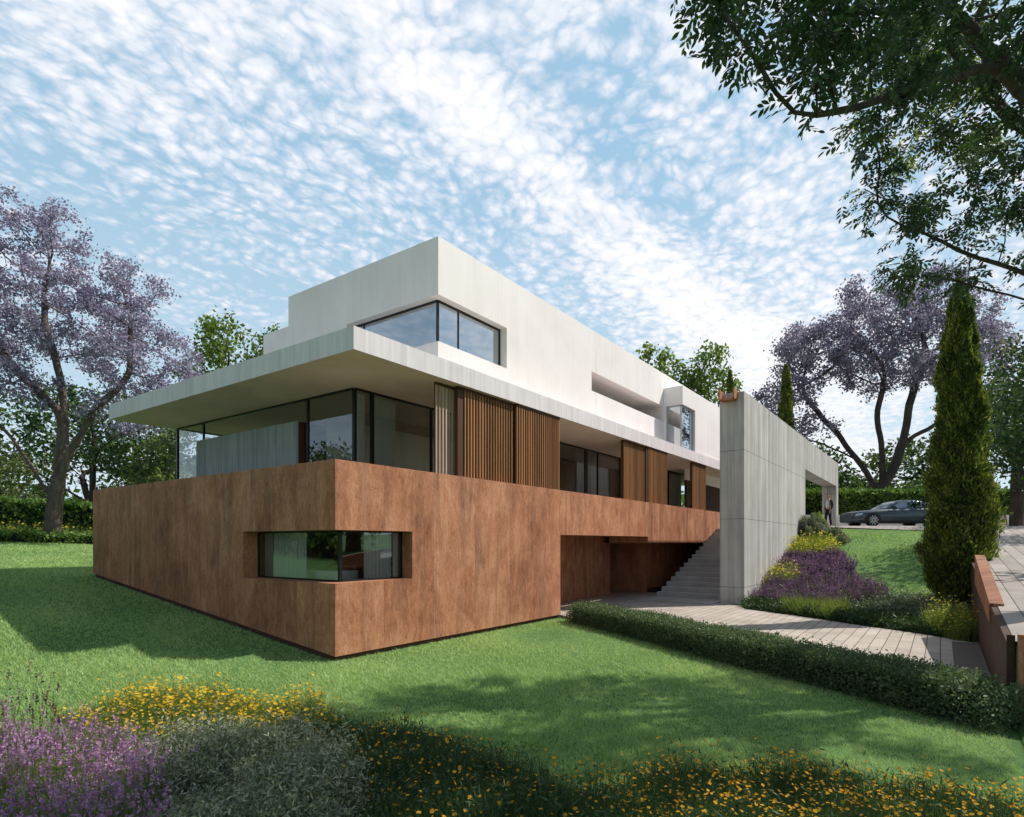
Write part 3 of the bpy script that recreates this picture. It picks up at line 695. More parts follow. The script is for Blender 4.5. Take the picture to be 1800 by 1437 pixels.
# white retaining wall behind the car
def strip(a, b): return np.array(a), np.array(b)
A = np.array(site(18.2, 38.0)); B = np.array(site(36, 38.0))
A2 = np.array(site(18.2, 38.25)); B2 = np.array(site(36, 38.25))
mb = MB(); mb.add([(*A, 2.6), (*B, 2.6), (*B2, 2.6), (*A2, 2.6), (*A, 3.86), (*B, 3.86), (*B2, 3.86), (*A2, 3.86)], [[0, 1, 5, 4], [4, 5, 6, 7], [1, 2, 6, 5], [2, 3, 7, 6], [3, 0, 4, 7]])
tag(mb.build('low_wall', M['conc']), 'low white garden wall behind the parked car', 'wall')

# ------------------------------------------------------------------ foliage tools
def unit(n, r):
    v = r.normal(size=(n, 3)); return v/np.linalg.norm(v, axis=1)[:, None]
def quads(mb, c, l, w, r, mat=0, up=0., dirs=None, fold=0., tip=.45):
    n = len(c); a = unit(n, r) if dirs is None else dirs
    if up: a = a+np.array([0, 0, up]); a /= np.linalg.norm(a, axis=1)[:, None]
    b = np.cross(a, unit(n, r)); b /= np.linalg.norm(b, axis=1)[:, None]+1e-9
    l = np.broadcast_to(np.asarray(l, float), (n,))[:, None]; w = np.broadcast_to(np.asarray(w, float), (n,))[:, None]
    k = (tip-.5)
    V = np.stack([c-a*l/2, c+b*w/2+a*l*k, c+a*l/2, c-b*w/2+a*l*k], 1).reshape(-1, 3)
    mb.add(V, np.arange(4*n).reshape(-1, 4), mat)
def blades(mb, P, h, w, lean, r, mat=0):
    n = len(P); an = r.random(n)*2*np.pi; b = np.stack([np.cos(an), np.sin(an), 0*an], -1)
    ln = r.normal(size=(n, 2))*np.asarray(lean).reshape(-1, 1) if np.ndim(lean) else r.normal(size=(n, 2))*lean
    h = np.broadcast_to(np.asarray(h, float), (n,)); w = np.broadcast_to(np.asarray(w, float), (n,))
    T = P+np.c_[ln*h[:, None], h]
    V = np.stack([P-b*w[:, None]/2, P+b*w[:, None]/2, T], 1).reshape(-1, 3)
    mb.add(V, np.arange(3*n).reshape(-1, 3), mat); return T

def grow(lines, att, D, di, dk, r, maxit=160, wig=.18):
    pos = []; par = []
    for pl in lines:
        pl = [np.array(q, float) for q in pl]
        if not pos: pos.append(pl[0]); par.append(-1); cur = 0
        else: cur = int(np.argmin(np.linalg.norm(np.array(pos)-pl[0], axis=1)))
        prev = pos[cur]
        for q in pl[1:]:
            L = np.linalg.norm(q-prev); k = max(1, int(L/D)); p0 = prev.copy()
            for s in range(1, k+1):
                t = s/k; off = r.normal(size=3)*.05*D*(1 if s < k else 0)*3
                pos.append(p0+(q-p0)*t+off); par.append(cur); cur = len(pos)-1
            prev = q
    att = np.array(att); P = np.array(pos)
    d = np.linalg.norm(att[:, None]-P[None], axis=2); near = d.argmin(1); nd = d.min(1)
    for it in range(maxit):
        alive = nd > dk; att = att[alive]; near = near[alive]; nd = nd[alive]
        if len(att) == 0: break
        inf = nd < di
        if not inf.any(): inf = nd <= nd.min()+D
        idx = near[inf]; v = att[inf]-np.array(pos)[idx]; v /= np.linalg.norm(v, axis=1)[:, None]
        u = np.unique(idx); acc = np.zeros((len(pos), 3)); np.add.at(acc, idx, v)
        new = []
        for i in u:
            g = acc[i]; L = np.linalg.norm(g)
            if L < 1e-6: continue
            g = g/L+r.normal(size=3)*wig; g /= np.linalg.norm(g)
            new.append((pos[i]+g*D, i))
        if not new: break
        base = len(pos)
        for p, i in new: pos.append(p); par.append(int(i))
        N = np.array([p for p, _ in new]); dn = np.linalg.norm(att[:, None]-N[None], axis=2)
        m = dn.min(1); k = dn.argmin(1); better = m < nd; near = np.where(better, base+k, near); nd = np.where(better, m, nd)
        if len(pos) > 5200: break
    return np.array(pos), np.array(par)

def skeleton(mb, pos, par, rtip, rtrunk, flare=1.35, mat=0):
    n = len(pos); kids = [[] for _ in range(n)]
    for i, p in enumerate(par):
        if p >= 0: kids[p].append(i)
    tips = np.zeros(n)
    for i in range(n-1, -1, -1):
        tips[i] = max(1, sum(tips[k] for k in kids[i])) if kids[i] else 1
    e = math.log(max(2, tips[0]))/math.log(rtrunk/rtip)
    rad = rtip*tips**(1/e)
    h = pos[:, 2]-pos[0, 2]
    rad = rad*(1+(flare-1)*np.exp(-h/.45)*(rad > .6*rtrunk))
    stack = [(0, None)]
    while stack:
        i, start = stack.pop()
        ch = []
        if start is not None: ch.append((pos[start], rad[i]*1.1))
        cur = i
        while True:
            ch.append((pos[cur], rad[cur]))
            if not kids[cur]: break
            ks = sorted(kids[cur], key=lambda k: -tips[k])
            for k in ks[1:]: stack.append((k, cur))
            cur = ks[0]
        if len(ch) >= 2:
            pts = np.array([c[0] for c in ch]); rr = np.array([c[1] for c in ch])
            if len(pts) > 4: pts[1:-1] = .25*pts[:-2]+.5*pts[1:-1]+.25*pts[2:]
            k = 10 if rr[0] > .12 else (6 if rr[0] > .035 else 4)
            mb.tube(pts, rr, k, mat, cap=False)
    return rad, kids

def blob_points(blobs, n, r, hollow=.35):
    vol = np.array([b[3]*b[4]*b[5] for b in blobs]); cnt = np.maximum(6, (n*vol/vol.sum()).astype(int)); out = []
    for b, c in zip(blobs, cnt):
        v = unit(c, r)*(hollow+(1-hollow)*r.random((c, 1))**.5)
        out.append(np.array(b[:3])+v*np.array(b[3:6]))
    return np.concatenate(out)

def to_world(P, r0, d0, zb):
    P = np.asarray(P, float).reshape(-1, 3); x0, y0 = site(r0, d0)
    return np.c_[x0+RT[0]*P[:, 0]+FW[0]*P[:, 1], y0+RT[1]*P[:, 0]+FW[1]*P[:, 1], zb+P[:, 2]]

def lumps(c, k):
    x, y, z = c[:, 0]*k, c[:, 1]*k, c[:, 2]*k
    return np.sin(x+1.1*np.sin(.8*y))+np.sin(.9*y+1.3*np.sin(.85*z))+np.sin(1.1*z+1.2*np.sin(.9*x))+.6*np.sin(2.3*x+y*1.7)*np.sin(2.1*z-y)

def tree(name, label, cat, r0, d0, lines, blobs, leaf, barkm, natt=500, D=.45, rtrunk=.3, rtip=.014, per=26, sig=.34, size=(.16, .09), seed=1, zb=None, group=None, thick=2.3, clump=True, droop=0., up=0., parts=('crown', 'trunk'), zsq=.75, gap=None, leaf2=None, frac2=0., di=None):
    r = np.random.default_rng(seed); x0, y0 = site(r0, d0)
    if zb is None: zb = float(gz(x0, y0))-.05
    L = [to_world(pl, r0, d0, zb) for pl in lines]; att = to_world(blob_points(blobs, natt, r), r0, d0, zb)
    pos, par = grow(L, att, D, di or D*7, D*1.6, r)
    t = thing(name, label, cat, (x0, y0, zb), group)
    mb = MB(); rad, kids = skeleton(mb, pos, par, rtip, rtrunk); mb.build(parts[1], barkm, t, smooth=True)
    sel = np.where(rad < rtip*thick)[0]
    tipn = np.array([i for i in sel if not kids[i]], int)
    m = MB()
    cnt = np.full(len(sel), per); cnt = (cnt*(.35+1.3*r.random(len(sel)))).astype(int)
    c = np.repeat(pos[sel], cnt, axis=0); c = c+r.normal(size=c.shape)*np.array([1, 1, zsq])*sig
    if len(tipn):
        c2 = np.repeat(pos[tipn], per, axis=0); c = np.concatenate([c, c2+r.normal(size=c2.shape)*sig*.8])
    c[:, 2] -= droop*sig
    if gap: c = c[lumps(c, gap[0]) > gap[1]]
    s = .65+.7*r.random(len(c))
    k2 = r.random(len(c)) < frac2
    quads(m, c[~k2], size[0]*s[~k2], size[1]*s[~k2], r, 0, up)
    mats = [leaf]
    if leaf2 is not None: quads(m, c[k2], size[0]*s[k2], size[1]*s[k2], r, 1, up); mats.append(leaf2)
    m.build(parts[0], mats, t)
    return t

def hedge(name, label, line, width, h, leaf, n, size, seed=3, base=None, bumps=.08, group=None, cat='hedge', core=True, top_round=.12):
    r = np.random.default_rng(seed); P = np.array(line, float); seg = np.linalg.norm(np.diff(P, axis=0), axis=1); cum = np.r_[0, np.cumsum(seg)]
    Lt = cum[-1]
    def at(s):
        k = np.clip(np.searchsorted(cum, s, 'right')-1, 0, len(seg)-1); t = (s-cum[k])/seg[k]
        p = P[k]+(P[k+1]-P[k])*t[:, None]; d = (P[k+1]-P[k])/seg[k][:, None]
        return p, np.stack([-d[:, 1], d[:, 0]], -1)
    zf = (lambda x, y: gz(x, y)) if base is None else (lambda x, y: np.full(np.shape(x), base))
    mid = P[len(P)//2]; root = thing(name, label, cat, (mid[0], mid[1], float(zf(mid[0], mid[1]))), group)
    if core:
        k = max(2, int(Lt/.4)); s = np.linspace(min(.4, Lt*.1), Lt-min(.4, Lt*.1), k); p, nn = at(s); mb = MB(); zz = zf(p[:, 0], p[:, 1])
        a = width/2-.10; rows = []
        for (o, u) in ((-a, -.05), (-a, h*.80), (-a*.7, h-.1), (a*.7, h-.1), (a, h*.80), (a, -.05)):
            q = p+nn*o; rows.append(np.c_[q, zz+u])
        V = np.concatenate(rows); i = np.arange(k-1)
        for j in range(5): mb.add(V, np.stack([j*k+i, j*k+i+1, (j+1)*k+i+1, (j+1)*k+i], -1))
        mb.add(V, [[j*k for j in range(6)]]); mb.add(V, [[j*k+k-1 for j in range(6)][::-1]])
        mb.build('stems_or_core', M['hedge_core'], root)  # solid dark core added to make the hedge opaque, in place of stems
    s = r.random(n)*Lt; p, nn = at(s)
    per = 2*h+width; u = r.random(n)*per
    off = np.where(u < h, -width/2, np.where(u < h+width, u-h-width/2, width/2)); z = np.where(u < h, u, np.where(u < h+width, h, per-u))
    lump = bumps*(np.sin(s*2.1+off*3)+.7*np.sin(s*5.3+z*6+1)+.5*np.sin(s*9.7+off*7+z*4))
    e = np.abs(off)/(width/2); z = np.where((u >= h) & (u < h+width), z-top_round*e**3, z)
    off = off+np.sign(off)*lump*(np.abs(off) > width*.4); z = z+lump*.7*(z > h*.8)
    en = (s < .42) | (s > Lt-.42); off = np.where(en, off*r.random(n)**.5, off); z = np.where(en, z*r.random(n)**.5, z)
    q = p+nn*off[:, None]
    c = np.c_[q, zf(q[:, 0], q[:, 1])+z]+r.normal(size=(n, 3))*np.array([.04, .04, .04])*(1+size[0]*4)
    dirs = np.c_[nn*np.sign(off)[:, None]*(np.abs(off) > width*.4)[:, None], .35+.6*(z > h*.8)]+r.normal(size=(n, 3))*.75
    dirs /= np.linalg.norm(dirs, axis=1)[:, None]
    m = MB(); sc = .6+.8*r.random(n); quads(m, c, size[0]*sc, size[1]*sc, r, 0, dirs=dirs); m.build('foliage', leaf, root)
    return root

# ------------------------------------------------------------------ trees
PX = 1/1049.
# big lilac tree on the left
tree('jacaranda', 'large lilac flowering tree with a forked pale trunk on the lawn left of the house', 'tree', -21.5, 28,
     [[(0, 0, 0), (0, 0, 1.3), (.1, 0, 2.3), (.25, .2, 5.0), (.2, .3, 7.4), (-.5, 0, 10.5), (-.2, 0, 13.2)], [(.05, 0, 2.0), (-1.0, .3, 3.2), (-2.4, .3, 5.2), (-4.2, .4, 7.2)], [(.1, 0, 2.9), (.95, -.2, 4.4), (2.0, -.3, 6.0), (3.6, 0, 8.0), (3.4, .3, 11)], [(.9, -.2, 4.2), (2.6, -.5, 4.9), (4.4, -.6, 5.2)], [(.2, .2, 6.2), (-1.6, -.5, 8.2), (-3, -.6, 10.6)]],
     [(-.8, 0, 14.3, 2.5, 2.5, 2.2), (3.4, 0, 12.0, 1.9, 2.2, 1.4), (0, 0, 10.8, 4.2, 3.6, 2.2), (4.3, 0, 8.7, 2.4, 3, 2.2), (-4.6, 0, 10, 3, 3, 3.2), (3.6, 0, 6.3, 2.4, 2.4, 1.0), (-1.5, -1.5, 7.4, 2.2, 2, 1.2), (-6.0, 0, 13.0, 2.4, 2.4, 2.0), (5.6, 0, 6.9, 1.2, 1.5, 1.2)],
     M['blossom'], M['bark_pale'], 1700, .40, .34, .012, 52, .24, (.13, .09), 11, thick=2.6, gap=(2.6, -1.5), group='lilac flowering trees')
# right lilac tree behind the drive hedge
tree('jacaranda', 'wide lilac tree with dark spreading limbs rising behind the hedge by the parked car', 'tree', 28.4, 46,
     [[(0, 0, 0), (0, 0, 3.6), (.1, 0, 6.5), (-.3, 0, 9.5), (.4, 0, 12)], [(-.1, 0, 3.2), (-1.2, .3, 5.2), (-3.2, .3, 7.8), (-5.6, .4, 10.6)], [(.1, 0, 3.6), (.9, -.2, 5.0), (1.8, 0, 7.4), (2.4, 0, 10.5), (3.6, 0, 13.5)], [(1.6, -.2, 7.0), (4.5, 0, 8.6), (7, 0, 9.6)], [(-1.6, .2, 5.6), (-4.4, 0, 6.9), (-6.6, 0, 7.4)]],
     [(0, 0, 16.0, 4.4, 4, 2.6), (4.2, 0, 18.4, 3.0, 2.6, 2.2), (-5, 0, 14.0, 3.4, 3.2, 2.8), (5.8, 0, 14.2, 3.4, 3.2, 2.8), (-7.2, 0, 10.4, 2.4, 2.6, 1.9), (8.8, 0, 11, 2.6, 2.4, 2.2), (8.4, 0, 14.6, 2.2, 2.2, 2), (0, 0, 12.6, 4.6, 3.4, 1.6), (-1.4, 0, 18.2, 2.2, 2, 1.6), (7.2, 0, 17.2, 2.2, 2, 1.6), (-5.0, 0, 8.2, 2.0, 2, .7)],
     M['blossom2'], M['bark'], 1700, .48, .52, .016, 42, .34, (.22, .14), 12, thick=2.6, zb=2.8, gap=(1.7, -1.8), group='lilac flowering trees')

def broad(name, label, r0, d0, h, w, leaf, barkm, seed, trunk=.3, low=.3, per=26, size=(.34, .2), sig=.5, group=None, natt=260, D=.75, zb=None, cat='tree', leaf2=None, frac2=0., lean=0., nb=7):
    r = np.random.default_rng(seed)
    fork = h*low
    bl = []
    for k in range(nb):
        an = r.random()*2*math.pi; q = r.random()
        rr = w*.5*(.35+.45*r.random()); u = low+.12+(1-low-.2)*q
        rad = w*.5*(.62-.30*q)
        bl.append((math.cos(an)*rr*(1-.5*q), math.sin(an)*rr*(1-.5*q), h*u, rad*(.7+.5*r.random()), rad, rad*.62))
    bl.append((0, 0, h*.86, w*.24, w*.24, h*.13)); bl.append((0, 0, h*(low+.3), w*.36, w*.36, h*.16))
    ln = [[(0, 0, 0), (lean*.3, 0, fork*.6), (lean*.5, 0, fork), (lean, 0, h*.7)]]
    for k in range(4):
        an = k*1.6+r.random(); ln.append([(lean*.5, 0, fork*(.85+.15*r.random())), (lean*.5+math.cos(an)*w*.16, math.sin(an)*w*.16, fork+h*.14), (math.cos(an)*w*.30, math.sin(an)*w*.30, fork+h*.28)])
    return tree(name, label, cat, r0, d0, ln, bl, leaf, barkm, natt, D, trunk, .02, per, sig, size, seed, zb, group, thick=2.4, leaf2=leaf2, frac2=frac2)

BG = 'trees standing behind the garden'
broad('spreading_tree', 'dark spreading tree with many low bare limbs behind the lilac tree on the left', -29.5, 42, 10.6, 15, M['leaf_dark'], M['bark'], 21, .6, .18, 24, (.34, .2), .55, BG, 420, leaf2=M['leaf_mid'], frac2=.35)
broad('broadleaf_tree', 'dense dark tree at the far left edge behind the lilac tree', -41, 46, 11, 12, M['leaf_dark'], M['bark'], 22, .4, .15, 30, (.36, .22), .6, BG, leaf2=M['leaf_mid'], frac2=.3)
broad('shrub_tree', 'rounded olive green bush above the left hedge at the picture edge', -30.5, 35.5, 5.4, 6.8, M['leaf_olive'], M['bark'], 23, .2, .08, 40, (.22, .11), .42, BG, 240, .55, leaf2=M['leaf_bright'], frac2=.35)
broad('broadleaf_tree', 'mid green tree under the left end of the roof slab', -26.5, 47, 9.6, 10, M['leaf_mid'], M['bark'], 24, .4, .15, 28, (.36, .22), .55, BG, leaf2=M['leaf_olive'], frac2=.4)
broad('broadleaf_tree', 'light green low tree seen past the glazed end of the living room', -22.0, 38, 6.8, 7, M['leaf_olive'], M['bark'], 25, .26, .15, 30, (.28, .17), .45, BG, 220, leaf2=M['leaf_bright'], frac2=.4)
broad('broadleaf_tree', 'tall bright green tree rising behind the left end of the roof', -19.4, 40, 15.2, 5.2, M['leaf_bright'], M['bark'], 26, .3, .5, 30, (.30, .19), .4, BG, 320, .6, zb=2.6)
broad('broadleaf_tree', 'smaller bright tree tucked against the left side of the upper volume', -16.6, 41, 14.4, 4.4, M['leaf_bright'], M['bark'], 27, .26, .55, 30, (.28, .18), .36, BG, 240, .6, zb=2.6)
broad('broadleaf_tree', 'bright tree top showing left in the cluster above the roof near the concrete wall', 11.2, 47, 15.6, 4.2, M['leaf_bright'], M['bark'], 28, .28, .5, 30, (.30, .2), .36, BG, 240, .6, zb=2.9)
broad('broadleaf_tree', 'low bushy tree top in the middle of the cluster above the roof', 13.6, 49, 14.4, 5.6, M['leaf_bright'], M['bark'], 29, .28, .45, 30, (.32, .2), .42, BG, 280, .6, zb=2.9, leaf2=M['leaf_mid'], frac2=.3)
broad('broadleaf_tree', 'tallest bright tree top right in the cluster above the roof near the concrete wall', 15.9, 48, 16.0, 5.2, M['leaf_bright'], M['bark'], 30, .3, .45, 32, (.32, .2), .42, BG, 300, .6, zb=2.9)
broad('broadleaf_tree', 'dark tree filling the gateway behind the far end of the concrete wall', 26.0, 56, 8.4, 11, M['leaf_dark'], M['bark'], 31, .4, .12, 32, (.42, .26), .6, BG, 300, leaf2=M['leaf_mid'], frac2=.45)
broad('broadleaf_tree', 'shaded round tree left of the right lilac trunk', 31.0, 60, 8.6, 10, M['leaf_mid'], M['bark'], 32, .4, .12, 30, (.42, .26), .6, BG, 300, leaf2=M['leaf_dark'], frac2=.5)
broad('broadleaf_tree', 'sunlit olive green tree right of the right lilac trunk', 35.2, 56, 7.8, 8, M['leaf_olive'], M['bark'], 33, .36, .12, 32, (.40, .24), .55, BG, 260, leaf2=M['leaf_mid'], frac2=.4)
broad('broadleaf_tree', 'dark green tree behind the big cypress', 40.0, 58, 9.6, 11, M['leaf_dark'], M['bark'], 34, .4, .12, 30, (.42, .26), .6, BG, 280, leaf2=M['leaf_mid'], frac2=.4)
broad('feathery_tree', 'tall dark feathery tree with a straight trunk right of the big cypress', 29.6, 35, 12.4, 7.0, M['leaf_dark'], M['bark'], 35, .34, .34, 30, (.26, .13), .42, BG, 420, .55, zb=2.4, leaf2=M['leaf_olive'], frac2=.4, nb=9)
broad('feathery_tree', 'dark forked tree cut by the right edge of the picture beside the driveway', 27.4, 31, 9.4, 7.4, M['leaf_dark'], M['bark'], 36, .3, .26, 28, (.26, .14), .42, BG, 360, .55, zb=2.4, leaf2=M['leaf_mid'], frac2=.35, nb=8)
broad('broadleaf_tree', 'distant blue green tree far down the driveway', 47, 62, 8, 10, M['leaf_mid'], M['bark'], 37, .3, .15, 26, (.45, .28), .6, BG, 220)
# garden trees to the left, outside the photograph, mirrored in the low corner window
broad('broadleaf_tree', 'garden tree left of the lawn mirrored in the low corner window', -19, 9.6, 5.6, 6.5, M['leaf_mid'], M['bark'], 41, .35, .04, 44, (.30, .18), .5, BG, 300, leaf2=M['leaf_bright'], frac2=.3)
broad('broadleaf_tree', 'second garden tree left of the lawn mirrored in the corner glazing', -25.5, 14.6, 6.4, 7.5, M['leaf_mid'], M['bark'], 42, .35, .04, 44, (.30, .18), .5, BG, 300, leaf2=M['leaf_dark'], frac2=.3)
broad('broadleaf_tree', 'third garden tree left of the lawn mirrored in the low window', -22, 11.6, 5.4, 6, M['leaf_mid'], M['bark'], 43, .35, .04, 44, (.30, .18), .5, BG, 300)

broad('broadleaf_tree', 'garden tree beyond the driveway mirrored in the right pane of the low window', 17.9, 12.9, 9, 8, M['leaf_mid'], M['bark'], 44, .35, .06, 40, (.30, .18), .5, BG, 280)
# far wood closing the horizon
def far_wood():
    r = np.random.default_rng(51); m = MB()
    for k in range(150):
        rr = -150+300*(k+r.random())/150; d = 88+25*r.random()
        x, y = site(rr, d); h = 5.5+4.5*r.random(); w = 4+3*r.random()
        n = 260; v = unit(n, r)*(.55+.45*r.random((n, 1))); v[:, 2] = np.abs(v[:, 2])
        c = np.array([x, y, 2.6])+v*np.array([w, w, h]); quads(m, c, 1.3, .9, r)
    tag(m.build('distant_wood', M['leaf_mid']), 'distant green wood along the horizon', 'wood', kind='stuff')
far_wood()

# overhanging tree at the right
def overhang():
    r = np.random.default_rng(61)
    r0, d0 = 11.35, 9.46
    x0, y0 = site(r0, d0); zb = float(gz(x0, y0))
    def W_(r_, d_, z_): return (r_*.86-r0, d_*.86-d0, 2.07+(z_-2.07)*.86-zb)
    lines = [[(0, 0, 0), (-.1, 0, 2.6), W_(12.6, 11, 5.4), W_(11.8, 11, 8.0), W_(10.8, 11, 11)],
             [W_(12.7, 11, 5.0), W_(10.5, 10, 7.2), W_(8.0, 9.2, 9.1), W_(6.2, 8.4, 9.6), W_(4.4, 7.6, 9.2)],
             [W_(8.6, 9.4, 8.8), W_(6.4, 8.2, 8.6), W_(4.8, 7.4, 7.6), W_(3.2, 6.8, 6.9)],
             [W_(12.4, 11, 5.8), W_(10.4, 11.5, 7.0), W_(8.4, 11.6, 7.9), W_(7.2, 11.6, 8.4)],
             [W_(12.8, 11, 4.6), W_(11, 11.8, 6.6), W_(8.9, 12, 7.4), W_(7.6, 12.2, 7.5)],
             [W_(11.6, 11, 8.0), W_(9.4, 11.5, 10.5), W_(8.2, 11.5, 12)]]
    B = [(*W_(10.6, 11, 11.6), 2.6, 2.6, 2.6), (*W_(8.6, 11.4, 10.8), 2.0, 2.2, 2.0), (*W_(9.9, 11.5, 9.0), 2.0, 2.0, 1.1), (*W_(7.5, 11.6, 8.6), 1.0, 1.2, .8), (*W_(8.0, 12.0, 7.7), 1.3, 1.3, .35),
         (*W_(5.8, 8.4, 9.4), 1.6, 1.3, .8), (*W_(11.5, 11.5, 9.6), 1.6, 2, 2.4), (*W_(7.2, 9.0, 9.6), 1.4, 1.4, 1.2), (*W_(9.0, 9.6, 11.6), 2.2, 2.0, 1.8), (*W_(8.6, 7.6, 12.4), 2.0, 1.8, 1.4), (*W_(11.2, 7.8, 12.4), 2.0, 1.8, 1.4), (*W_(6.9, 7.2, 11.8), 1.5, 1.3, 1.1), (*W_(10.2, 9.0, 10.3), 1.6, 1.5, 1.1), (*W_(12.2, 9.2, 10.4), 1.6, 1.5, 1.1)]
    near = [(*W_(3.7, 7.2, 8.7), 1.5, .9, .6), (*W_(3.3, 6.7, 7.3), .9, .7, .55), (*W_(4.9, 7.6, 8.0), 1.0, .8, .45), (*W_(5.0, 7.6, 9.3), 1.2, 1, .6), (*W_(2.45, 6.6, 8.4), .7, .5, .4)]
    t = thing('overhanging_tree', 'tall leafy tree whose dark boughs hang into the top right of the view', 'tree', (x0, y0, zb))
    att = to_world(np.concatenate([blob_points(B, 1180, r), blob_points(near, 330, r, .15)]), r0, d0, zb)
    pos, par = grow([to_world(l, r0, d0, zb) for l in lines], att, .30, 2.4, .58, r)
    mb = MB(); rad, kids = skeleton(mb, pos, par, .010, .34); mb.build('trunk', M['bark'], t, smooth=True)
    sel = np.where(rad < .021)[0]
    # pinnate leaves: a stalk of paired leaflets
    m = MB(); P0 = []
    nl = 7
    cnt = r.integers(18, 32, len(sel)); base = np.repeat(pos[sel], cnt, axis=0)+r.normal(size=(cnt.sum(), 3))*.15
    base = base[(lumps(base, 2.9) > -.85) | (np.linalg.norm(base[:, :2]-CAM[:2], axis=1) < 8.3)]
    ax = unit(len(base), r)*np.array([1, 1, .55])+np.array([0, 0, -.45]); ax /= np.linalg.norm(ax, axis=1)[:, None]
    side = np.cross(ax, np.array([0, 0, 1.])+r.normal(size=(len(base), 3))*.25); side /= np.linalg.norm(side, axis=1)[:, None]
    Ls = .15+.10*r.random(len(base))
    cs, ds, ls = [], [], []
    for k in range(nl):
        f = (k//2+1)/4 if k < 6 else 1.0
        sg = (1 if k % 2 else -1) if k < 6 else 0
        d = ax*.75+side*sg*.8+r.normal(size=ax.shape)*.14; d[:, 2] -= .18*f; d /= np.linalg.norm(d, axis=1)[:, None]
        l = Ls*.46*(1.05-.25*abs(f-.55))
        cs.append(base+ax*(Ls*f)[:, None]+d*l[:, None]*.55); ds.append(d); ls.append(l)
    c = np.concatenate(cs); d = np.concatenate(ds); l = np.concatenate(ls)
    nn = np.tile(np.cross(ax, side), (nl, 1)); b = np.cross(d, nn+r.normal(size=d.shape)*.35); b /= np.linalg.norm(b, axis=1)[:, None]
    l = l[:, None]; w = l*.21; n = len(c); h2 = np.cross(b, d)*l*.05
    V = np.stack([c-d*l*.5, c-d*l*.12+b*w*.9-h2, c+d*l*.22+b*w*.75-h2, c+d*l*.5, c+d*l*.22-b*w*.75-h2, c-d*l*.12-b*w*.9-h2], 1).reshape(-1, 3)
    i = np.arange(n)*6
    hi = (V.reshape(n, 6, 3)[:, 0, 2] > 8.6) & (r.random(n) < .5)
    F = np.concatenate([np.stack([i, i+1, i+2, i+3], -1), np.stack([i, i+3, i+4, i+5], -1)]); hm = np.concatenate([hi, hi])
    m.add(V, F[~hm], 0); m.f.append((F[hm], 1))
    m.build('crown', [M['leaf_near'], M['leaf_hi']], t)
overhang()

# cypresses
def cypress(label, r0, d0, h, w, n, size, seed, zb=None, group=None):
    r = np.random.default_rng(seed); x0, y0 = site(r0, d0); zb = float(gz(x0, y0)) if zb is None else zb
    t = thing('cypress_tree', label, 'cypress', (x0, y0, zb), group)
    mb = MB(); mb.tube([(x0, y0, zb-.1), (x0, y0, zb+h*.3), (x0, y0, zb+h*.85)], [w*.09, w*.07, w*.02], 8); mb.build('trunk', M['bark'], t, True)
    def prof(u): return (w/2)*np.interp(u, [0, .04, .095, .2, .25, .373, .49, .613, .733, .915, 1], [.18, .55, .9, 1, .955, .85, .745, .645, .54, .335, .05])
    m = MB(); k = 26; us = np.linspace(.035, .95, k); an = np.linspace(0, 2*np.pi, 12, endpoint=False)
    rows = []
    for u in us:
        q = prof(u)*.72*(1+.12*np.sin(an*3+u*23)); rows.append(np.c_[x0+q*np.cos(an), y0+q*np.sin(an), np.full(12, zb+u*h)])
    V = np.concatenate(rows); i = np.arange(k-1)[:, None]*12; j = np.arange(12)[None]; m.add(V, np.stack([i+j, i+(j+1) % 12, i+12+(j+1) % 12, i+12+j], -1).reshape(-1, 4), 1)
    u = r.random(n)**.9*.985+.012; a = r.random(n)*2*np.pi
    lump = .15*np.sin(a*3+u*21)+.13*np.sin(a*5-u*37+1)+.10*np.sin(a*9+u*71)
    tuft = r.random(n)**2.2
    q = prof(u)*(.78+lump+.24*tuft+.22*(r.random(n) > .985))
    c = np.c_[x0+q*np.cos(a), y0+q*np.sin(a), zb+u*h+r.normal(size=n)*.05]
    d = np.c_[np.cos(a)*.55, np.sin(a)*.55, np.full(n, .85)]+r.normal(size=(n, 3))*.35; d /= np.linalg.norm(d, axis=1)[:, None]
    s = .6+.8*r.random(n); quads(m, c, size[0]*s, size[1]*s, r, 0, dirs=d); m.build('foliage', [M['cypress'], M['cypress_core']], t)
cypress('large dark cypress with sunlit right edge standing in the flower bed by the driveway', 12.3, 16.4, 9.0, 1.62, 90000, (.11, .032), 71, None, 'cypress trees')
cypress('slim distant cypress rising behind the concrete wall beside the lilac tree', 19.3, 42, 11.7, 1.45, 14000, (.26, .09), 72, 2.9, 'cypress trees')
cypress('small cypress tip showing above the rain spout of the concrete wall', 16.45, 45, 12.2, 1.15, 5000, (.30, .11), 73, 2.9, 'cypress trees')

# hedges
HP = [(7.55, -.70), (6.6, -2.4), (5.75, -3.75), (4.7, -5.35), (3.7, -6.9), (2.95, -8.2), (2.4, -9.05), (1.95, -9.62)]
hedge('path_hedge', 'low loose green hedge curving along the lawn side of the path', HP, .72, .50, M['hedge'], 95000, (.044, .019), 81, bumps=.018, top_round=.06)
hedge('tall_hedge', 'tall clipped green hedge behind the lilac tree on the left', [site(-46, 29), site(-36, 30.5), site(-26, 32.0), site(-17, 34)], 1.2, 1.85, M['hedge_l'], 26000, (.20, .12), 82, bumps=.05)
hedge('edging_hedge', 'knee high clipped edging hedge along the far left border of the lawn', [site(-40, 23.0), site(-27, 25.2), site(-21.6, 27.6), site(-17, 30.5)], .8, .46, M['hedge_l'], 13000, (.14, .09), 83, bumps=.05)
hedge('tall_hedge', 'loose tall hedge along the left garden border mirrored in the low corner window', [(-14.5, 4.5), (-13.4, 9), (-12.4, 14), (-11.4, 20), (-10.6, 27)], 2.2, 4.2, M['leaf_mid'], 30000, (.24, .13), 85, bumps=.25)
